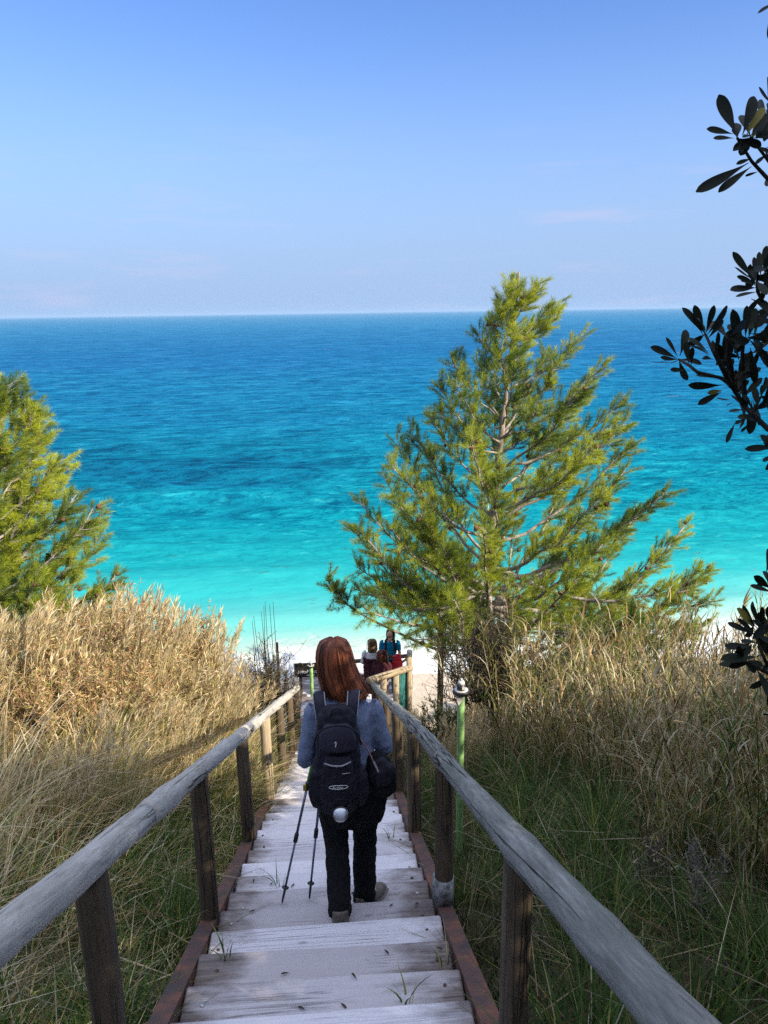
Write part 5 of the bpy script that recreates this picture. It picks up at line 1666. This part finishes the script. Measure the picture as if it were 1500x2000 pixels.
main = pack_body('main_compartment', BP, [(0, .05, .285, .064), (0, .03, .25, .095), (0, .012, .15, .111), (0, .0, 0, .119), (0, -.01, -.16, .122), (0, .0, -.25, .115), (0, .02, -.285, .09)], 'pack', bp, [.62, .72, .74, .74, .74, .70, .6])
pk = pack_body('front_pocket', BP, [(0, -.068, .075, .055), (0, -.075, .04, .076), (0, -.083, -.05, .087), (0, -.088, -.13, .089), (0, -.075, -.20, .076)], 'pack', bp, [.45, .5, .5, .5, .45], .009, .004)
pack_body('top_pocket', BP, [(0, -.042, .235, .058), (0, -.052, .20, .085), (0, -.062, .14, .096), (0, -.066, .10, .094)], 'packlite', bp, [.45, .5, .5, .4], .009, .004)
for s_ in (-1, 1):
    pack_body('side_pocket', BP + np.array([s_ * .112, -.005, -.14]), [(0, 0, .10, .025), (0, 0, .05, .042), (0, 0, -.06, .048), (0, 0, -.12, .03)], 'pack', bp, [1, 1, 1, 1], .009, .003)


def piping(pts, mat='zip', r_=.0028, name='piping', parent=bp):
    g = Geo(); P = np.array(pts, float)
    t = np.linspace(0, len(P) - 1, 6 * len(P)); Q = np.stack([np.interp(t, np.arange(len(P)), P[:, i]) for i in range(3)], 1)
    for _ in range(6): Q[1:-1] = .25 * Q[:-2] + .5 * Q[1:-1] + .25 * Q[2:]
    g.tube(Q, r_, 8); return g.build(name, mat, parent)


q = BP
piping([q + (-.066, -.112, .055), q + (-.03, -.119, .044), (q + (.02, -.120, .040)), q + (.066, -.112, .058)], r_=.0045)
piping([q + (.02, -.124, .0), q + (.06, -.119, .0)], r_=.002)
piping([q + (-.118, -.085, .135), q + (-.105, -.105, .21), q + (-.06, -.10, .248), q + (0, -.098, .256), q + (.06, -.10, .248), q + (.105, -.105, .21), q + (.118, -.085, .135)], 'pack', .005)
# oval badge with its lettering
oval = [q + np.array([.048 * math.cos(a), -.1345 + .005 * abs(math.cos(a)), -.070 + .011 * math.sin(a)]) for a in np.linspace(0, 2 * math.pi, 25)]
lg_ = Geo().tube(oval, .0014, 6, caps=False).build('badge', 'letter', bp)
text('ferrino', .019, q + np.array([-.031, -.1365, -.076]), rx, 'letter', lg_, extrude=.0006, shear=.25)
# small pale pull tag on the top pocket
piping([q + (-.012, -.113, .165), q + (-.008, -.115, .175), q + (-.004, -.113, .165), q + (-.008, -.115, .155), q + (-.009, -.114, .145)], 'letter', .0022, 'pull_tag')
# shoulder straps over both shoulders, haul loop, grey edging
for s_ in (-1, 1):
    g = Geo()
    P = np.array([BP + (s_ * .075, .055, .20), BP + (s_ * .085, .085, .275), BP + (s_ * .092, .14, .315), HO + (s_ * .105 - .01, .05, 1.325), HO + (s_ * .110 - .01, .12, 1.28), HO + (s_ * .115, .145, 1.17), HO + (s_ * .13, .10, 1.02), BP + (s_ * .13, .10, -.12)])
    seg(g, P, [.026, .028, .029, .030, .029, .027, .022, .014], 10, side=(1, 0, 0), flat=[.3] * 8)
    g.build('shoulder_strap', 'packlite', bp)
    piping([P[0] + (s_ * -.029, -.012, .01), P[1] + (s_ * -.029, -.012, 0), P[2] + (s_ * -.030, -.008, .004)], 'zip', .003)
    piping([P[0] + (s_ * .029, -.012, .01), P[1] + (s_ * .029, -.012, 0), P[2] + (s_ * .030, -.008, .004)], 'zip', .002)
piping([BP + (-.03, -.03, .275), BP + (-.02, -.035, .315), BP + (.02, -.035, .315), BP + (.03, -.03, .275)], 'packlite', .006, 'haul_loop')
for k in range(3):
    piping([q + (-.08 + .02 * k, -.108, -.07 - .07 * k), q + (0, -.134, -.075 - .07 * k), q + (.08 - .01 * k, -.108, -.05 - .07 * k)], 'packlite', .0022, 'bungee_cord')
# steel flask held under the pack
fk = pix(665, 1591, 3.36)
fl = thing('steel_flask', 'round end of a steel flask strapped under the black backpack', 'flask', tuple(fk))
ax = unit(np.array([0.05, .85, -.5]))
Geo().tube([fk - ax * .012, fk - ax * .010, fk, fk + ax * .03, fk + ax * .12], [.026, .032, .0375, .0385, .0385], 24).build('bottle', 'steel', fl)
# shoulder bag with its cord
CB = HO + np.array([.185, -.09, .90])
cbag = thing('shoulder_bag', 'black camera bag hanging at the right hip of the hiker', 'bag', tuple(CB))
pack_body('pouch', CB, [(-.02, 0, .13, .03), (-.01, 0, .09, .065), (0, 0, 0, .082), (.015, 0, -.09, .085), (.01, 0, -.125, .05)], 'trouser', cbag, [.7, .75, .8, .8, .7], .010, .006)
pack_body('flap', CB + np.array([.01, -.035, .0]), [(-.03, 0, .11, .04), (0, -.012, .05, .075), (.03, -.012, -.02, .065)], 'pack', cbag, [.5, .5, .5], .009, .006)
M['cord'] = plain('dusky_pink_cord', (0.28, 0.13, 0.15), .7, 0, .2, 60)
piping([HO + (-.035, -.005, 1.335), HO + (.0, -.055, 1.30), HO + (.05, -.135, 1.20), HO + (.12, -.14, 1.10), CB + (-.03, -.07, .12)], 'cord', .0042, 'strap', cbag)
piping([CB + (-.03, -.07, .12), CB + (-.005, -.075, .06)], 'zip', .006, 'buckle', cbag)

# trekking poles in the left hand
M['alu'] = plain('slate_blue_pole', (0.16, 0.19, 0.26), .35, .6, .15, 40)
M['lime'] = plain('lime_green_pole', (0.12, 0.42, 0.05), .4, .1, .15, 40)
M['yellow'] = plain('yellow_lever', (0.48, 0.36, 0.04), .5, 0, .2, 40)
hand = HW['wrL'] + unit(HW['wrL'] - HW['elL']) * .075 + np.array([.02, 0, .0])
for (tx, ty, yy, top_, lab) in ((549, 1733, 3.86, hand + (-.012, .0, .0), 'trekking pole leaning outwards, its tip farther left on the tread'), (603, 1731, 3.88, hand + (.024, .012, .0), 'upright trekking pole, the one nearer to the hiker')):
    tip = pix(tx, ty, yy); tip[2] = Z0 - RISE * 5 + .004
    d = unit(top_ - tip); Ltot = np.linalg.norm(top_ - tip) + .10
    tk = thing('trekking_pole', lab, 'trekking pole', tuple(tip), group='trekking poles of the hiker')
    at_ = lambda s: tip + d * s
    Geo().tube([at_(0), at_(.012), at_(.10)], [.0025, .006, .008], 10).build('tip', 'black', tk)
    Geo().tube([at_(.095), at_(.10), at_(.106)], [.012, .022, .012], 14).build('basket', 'black', tk)
    Geo().tube([at_(.10), at_(.40)], .0065, 10).build('lower_shaft', 'alu', tk)
    Geo().tube([at_(.385), at_(.39), at_(.44), at_(.445)], [.009, .013, .013, .010], 12).build('lower_clamp', 'black', tk)
    Geo().tube([at_(.44), at_(.72)], .0078, 10).build('middle_shaft', 'alu', tk)
    Geo().tube([at_(.71), at_(.715), at_(.76), at_(.765)], [.010, .0145, .0145, .010], 12).build('upper_clamp', 'black', tk)
    bevel_box('lever', at_(.735) + (-.014, -.008, 0), (.018, .016, .042), .004, 'yellow', tk)
    Geo().tube([at_(.76), at_(Ltot - .26)], .009, 10).build('upper_shaft', 'lime', tk)
    Geo().tube([at_(Ltot - .26), at_(Ltot - .16), at_(Ltot - .02), at_(Ltot)], [.013, .014, .017, .012], 12).build('grip', 'black', tk)
    piping([at_(Ltot - .02), at_(Ltot - .01) + (-.04, -.02, -.03), at_(Ltot - .10) + (-.05, -.02, 0), at_(Ltot - .03)], 'black', .005, 'strap', tk)

# three people on the platform by the beach
M['blue_tee'] = cloth('bright_blue_shirt', (0.0, 0.16, 0.34), (0.01, 0.26, 0.48), 30)
M['white_top'] = cloth('white_top', (0.55, 0.55, 0.58), (0.75, 0.75, 0.78), 30)
M['maroon'] = cloth('dark_maroon_jacket', (0.030, 0.010, 0.016), (0.075, 0.018, 0.026), 20)
M['red'] = cloth('red_jacket_cloth', (0.45, 0.02, 0.04), (0.62, 0.05, 0.08), 20)
M['print'] = cloth('patterned_grey_trousers', (0.03, 0.028, 0.035), (0.42, 0.40, 0.43), 34)


def standing(h, arms, facing, look=None):
    k = h / 1.70
    f = unit(np.array(facing, float)); rt = np.array([f[1], -f[0], 0])
    v = lambda a, b, c: tuple(rt * a * k + f * b * k + np.array([0, 0, c * k]))
    J = dict(pelvis=v(0, 0, .92), waist=v(0, 0, 1.09), chest=v(0, .01, 1.26), neck=v(0, .01, 1.43), head=v(0, .035, 1.585), hipL=v(-.09, 0, .89), hipR=v(.09, 0, .89), knL=v(-.095, .02, .49), knR=v(.095, .02, .49),
             anL=v(-.10, -.02, .10), anR=v(.10, -.02, .10), toeL=v(-.12, .13, .03), toeR=v(.12, .13, .03), shL=v(-.185, 0, 1.37), shR=v(.185, 0, 1.37), facing=tuple(f), look=look or tuple(f))
    for kk, a in arms.items():
        J[kk] = v(*a)
    return J


pm = pix(762, 1290, 17.3)
jm = standing(1.74, dict(elL=(-.24, .03, 1.08), wrL=(-.08, .24, 1.12), elR=(.24, .03, 1.08), wrR=(.07, .25, 1.13)), (-.12, -1, 0), (-.2, -1, -.32))
jm['palmL'] = (.8, 0, .3); jm['palmR'] = (-.8, 0, .3)
man, MW, mfz = person('person', 'dark-haired person in a bright blue shirt and sunglasses facing up the stairs on the platform', (pm[0], 17.3, PZ + .004), jm, dict(top='blue_tee', topname='shirt', leg='trouser'), sleeve_end=.62, body_vox=.011)
hair(man, 'hair_black', MW['head'] + np.array([.02, .02, .01]), (.12, 1, 0), [(.125, .004, 0), (.115, .05, 0), (.09, .088, 0), (.04, .102, 0), (-.04, .104, .0), (-.12, .10, .0)], 260, seed=5, width=.008, a0=2.15)
g = Geo()
seg(g, [mfz(.02, .012, -.086), mfz(.085, .012, -.062), mfz(.107, .010, 0), mfz(.085, .012, .062), mfz(.02, .012, .086)], [.006, .018, .014, .018, .006], 8, side=(0, 0, 1), flat=[.5] * 5)
g.build('sunglasses', 'black', man)
mb = thing('backpack', 'dark backpack with black shoulder straps on the person in the blue shirt', 'backpack', tuple(MW['chest'] + np.array([.02, .18, -.2])))
pack_body('main_compartment', MW['chest'] + np.array([.02, .20, -.02]), [(0, 0, .20, .08), (0, 0, .12, .13), (0, 0, -.12, .14), (0, 0, -.22, .10)], 'pack', mb, [.6, .6, .6, .6], .014, .004)
for s_ in (-1, 1):
    g = Geo(); c = MW['chest']
    seg(g, [c + (s_ * .10, .12, .13), c + (s_ * .105, 0, .185), c + (s_ * .11, -.11, .10), c + (s_ * .12, -.13, -.05), c + (s_ * .15, 0, -.15)], [.028] * 5, 8, side=(1, 0, 0), flat=[.35] * 5)
    g.build('shoulder_strap', 'pack', mb)
rj = MW['wrL'] + np.array([.06, -.02, -.16])
rjt = thing('red_jacket', 'red jacket hanging over the arm of the person in the blue shirt', 'jacket', tuple(rj))
g = Geo()
seg(g, [rj + (-.02, -.03, .21), rj + (.03, -.02, .16), rj + (.05, -.02, .02), rj + (.04, -.01, -.16), rj + (.0, -.01, -.24)], [.07, .115, .125, .13, .08], 12, side=(1, 0, 0), flat=[.6, .55, .5, .55, .5])
remesh(g, 'cloth', .014, 'red', rjt, 2, .02, 11)
cam_ = (MW['wrL'] + MW['wrR']) / 2 + np.array([0, -.07, .03])
ct = thing('compact_camera', 'small dark camera held in both hands of the person in the blue shirt', 'camera', tuple(cam_))
bevel_box('housing', cam_, (.12, .05, .075), .01, 'black', ct)
Geo().tube([cam_ + (0, -.02, 0), cam_ + (0, -.06, 0)], .03, 14).build('lens', 'black', ct)

pw = pix(727, 1290, 16.9)
jw = standing(1.66, dict(elL=(-.25, .05, 1.08), wrL=(-.13, .27, 1.06), elR=(.25, .05, 1.08), wrR=(.13, .27, 1.06)), (.1, 1, 0), (.25, 1, -.25))
woman, WW, wfz = person('person', 'light brown haired person in a white top seen from behind on the platform', (pw[0], 16.9, PZ + .004), jw, dict(top='white_top', topname='top', leg='trouser'), body_vox=.011)
hair(woman, 'hair_blond', WW['head'] + np.array([0, -.01, .01]), (-.1, -1, 0), [(.13, .004, 0), (.12, .05, 0), (.09, .09, 0), (.03, .108, 0), (-.08, .112, .0), (-.16, .115, .0), (-.22, .10, .0)], 260, seed=6, width=.008, a0=2.3)
wj = thing('dark_jacket', 'dark jacket slung round the back and hips of the person in the white top', 'jacket', tuple(WW['waist']))
g = Geo(); c = WW['waist']
seg(g, [c + (0, -.03, .16), c + (0, -.03, .05), c + (0, -.03, -.15), c + (0, -.03, -.42)], [.235, .215, .225, .20], 16, side=(1, 0, 0), flat=[.62, .66, .72, .72])
remesh(g, 'cloth', .014, 'maroon', wj, 2, .02, 9)

pr_ = pix(744, 1300, 16.55)
jr = standing(1.60, dict(elL=(-.22, .08, 1.02), wrL=(-.10, .30, 1.05), elR=(.22, .08, 1.02), wrR=(.10, .30, 1.05)), (.25, 1, 0), (.3, 1, -.4))
jr['chest'] = (.01, .07, 1.13); jr['neck'] = (.03, .14, 1.27); jr['head'] = (.04, .20, 1.395); jr['shL'] = (-.15, .10, 1.20); jr['shR'] = (.19, .08, 1.20)
redp, RW, rfz = person('person', 'long red-haired person in a dark maroon jacket and patterned trousers bending forward on the platform', (pr_[0], 16.45, PZ + .004), jr, dict(top='maroon', topname='jacket', leg='print'), body_vox=.011)
hair(redp, 'hair_red', RW['head'] + np.array([0, -.02, .01]), (-.1, -1, 0), [(.13, .004, 0), (.12, .05, 0), (.09, .095, 0), (.03, .115, 0), (-.08, .12, .0), (-.20, .125, .0), (-.32, .10, .0)], 300, seed=8, width=.009, a0=2.3)

# ------------------------------------------------------------------ sea haze
hz = bpy.data.meshes.new('haze')
bm = bmesh.new(); bmesh.ops.create_cube(bm, size=1.0)
bmesh.ops.scale(bm, vec=(104000, 40200 + 300, 34.0), verts=bm.verts)
bmesh.ops.translate(bm, vec=(0, 40200 / 2 - 100, 27.5 - 17.0 + 4), verts=bm.verts)
bm.to_mesh(hz); bm.free()
hm = bpy.data.materials.new('sea_haze'); hm.use_nodes = True
hn = hm.node_tree
hn.nodes.remove(hn.nodes['Principled BSDF'])
pv = hn.nodes.new('ShaderNodeVolumePrincipled')
pv.inputs['Color'].default_value = (0.40, 0.60, 0.86, 1)
pv.inputs['Density'].default_value = 0.00013
pv.inputs['Anisotropy'].default_value = 0.0
hn.links.new(pv.outputs[0], hn.nodes['Material Output'].inputs['Volume'])
mesh_obj('haze', hz, hm, kind='stuff')
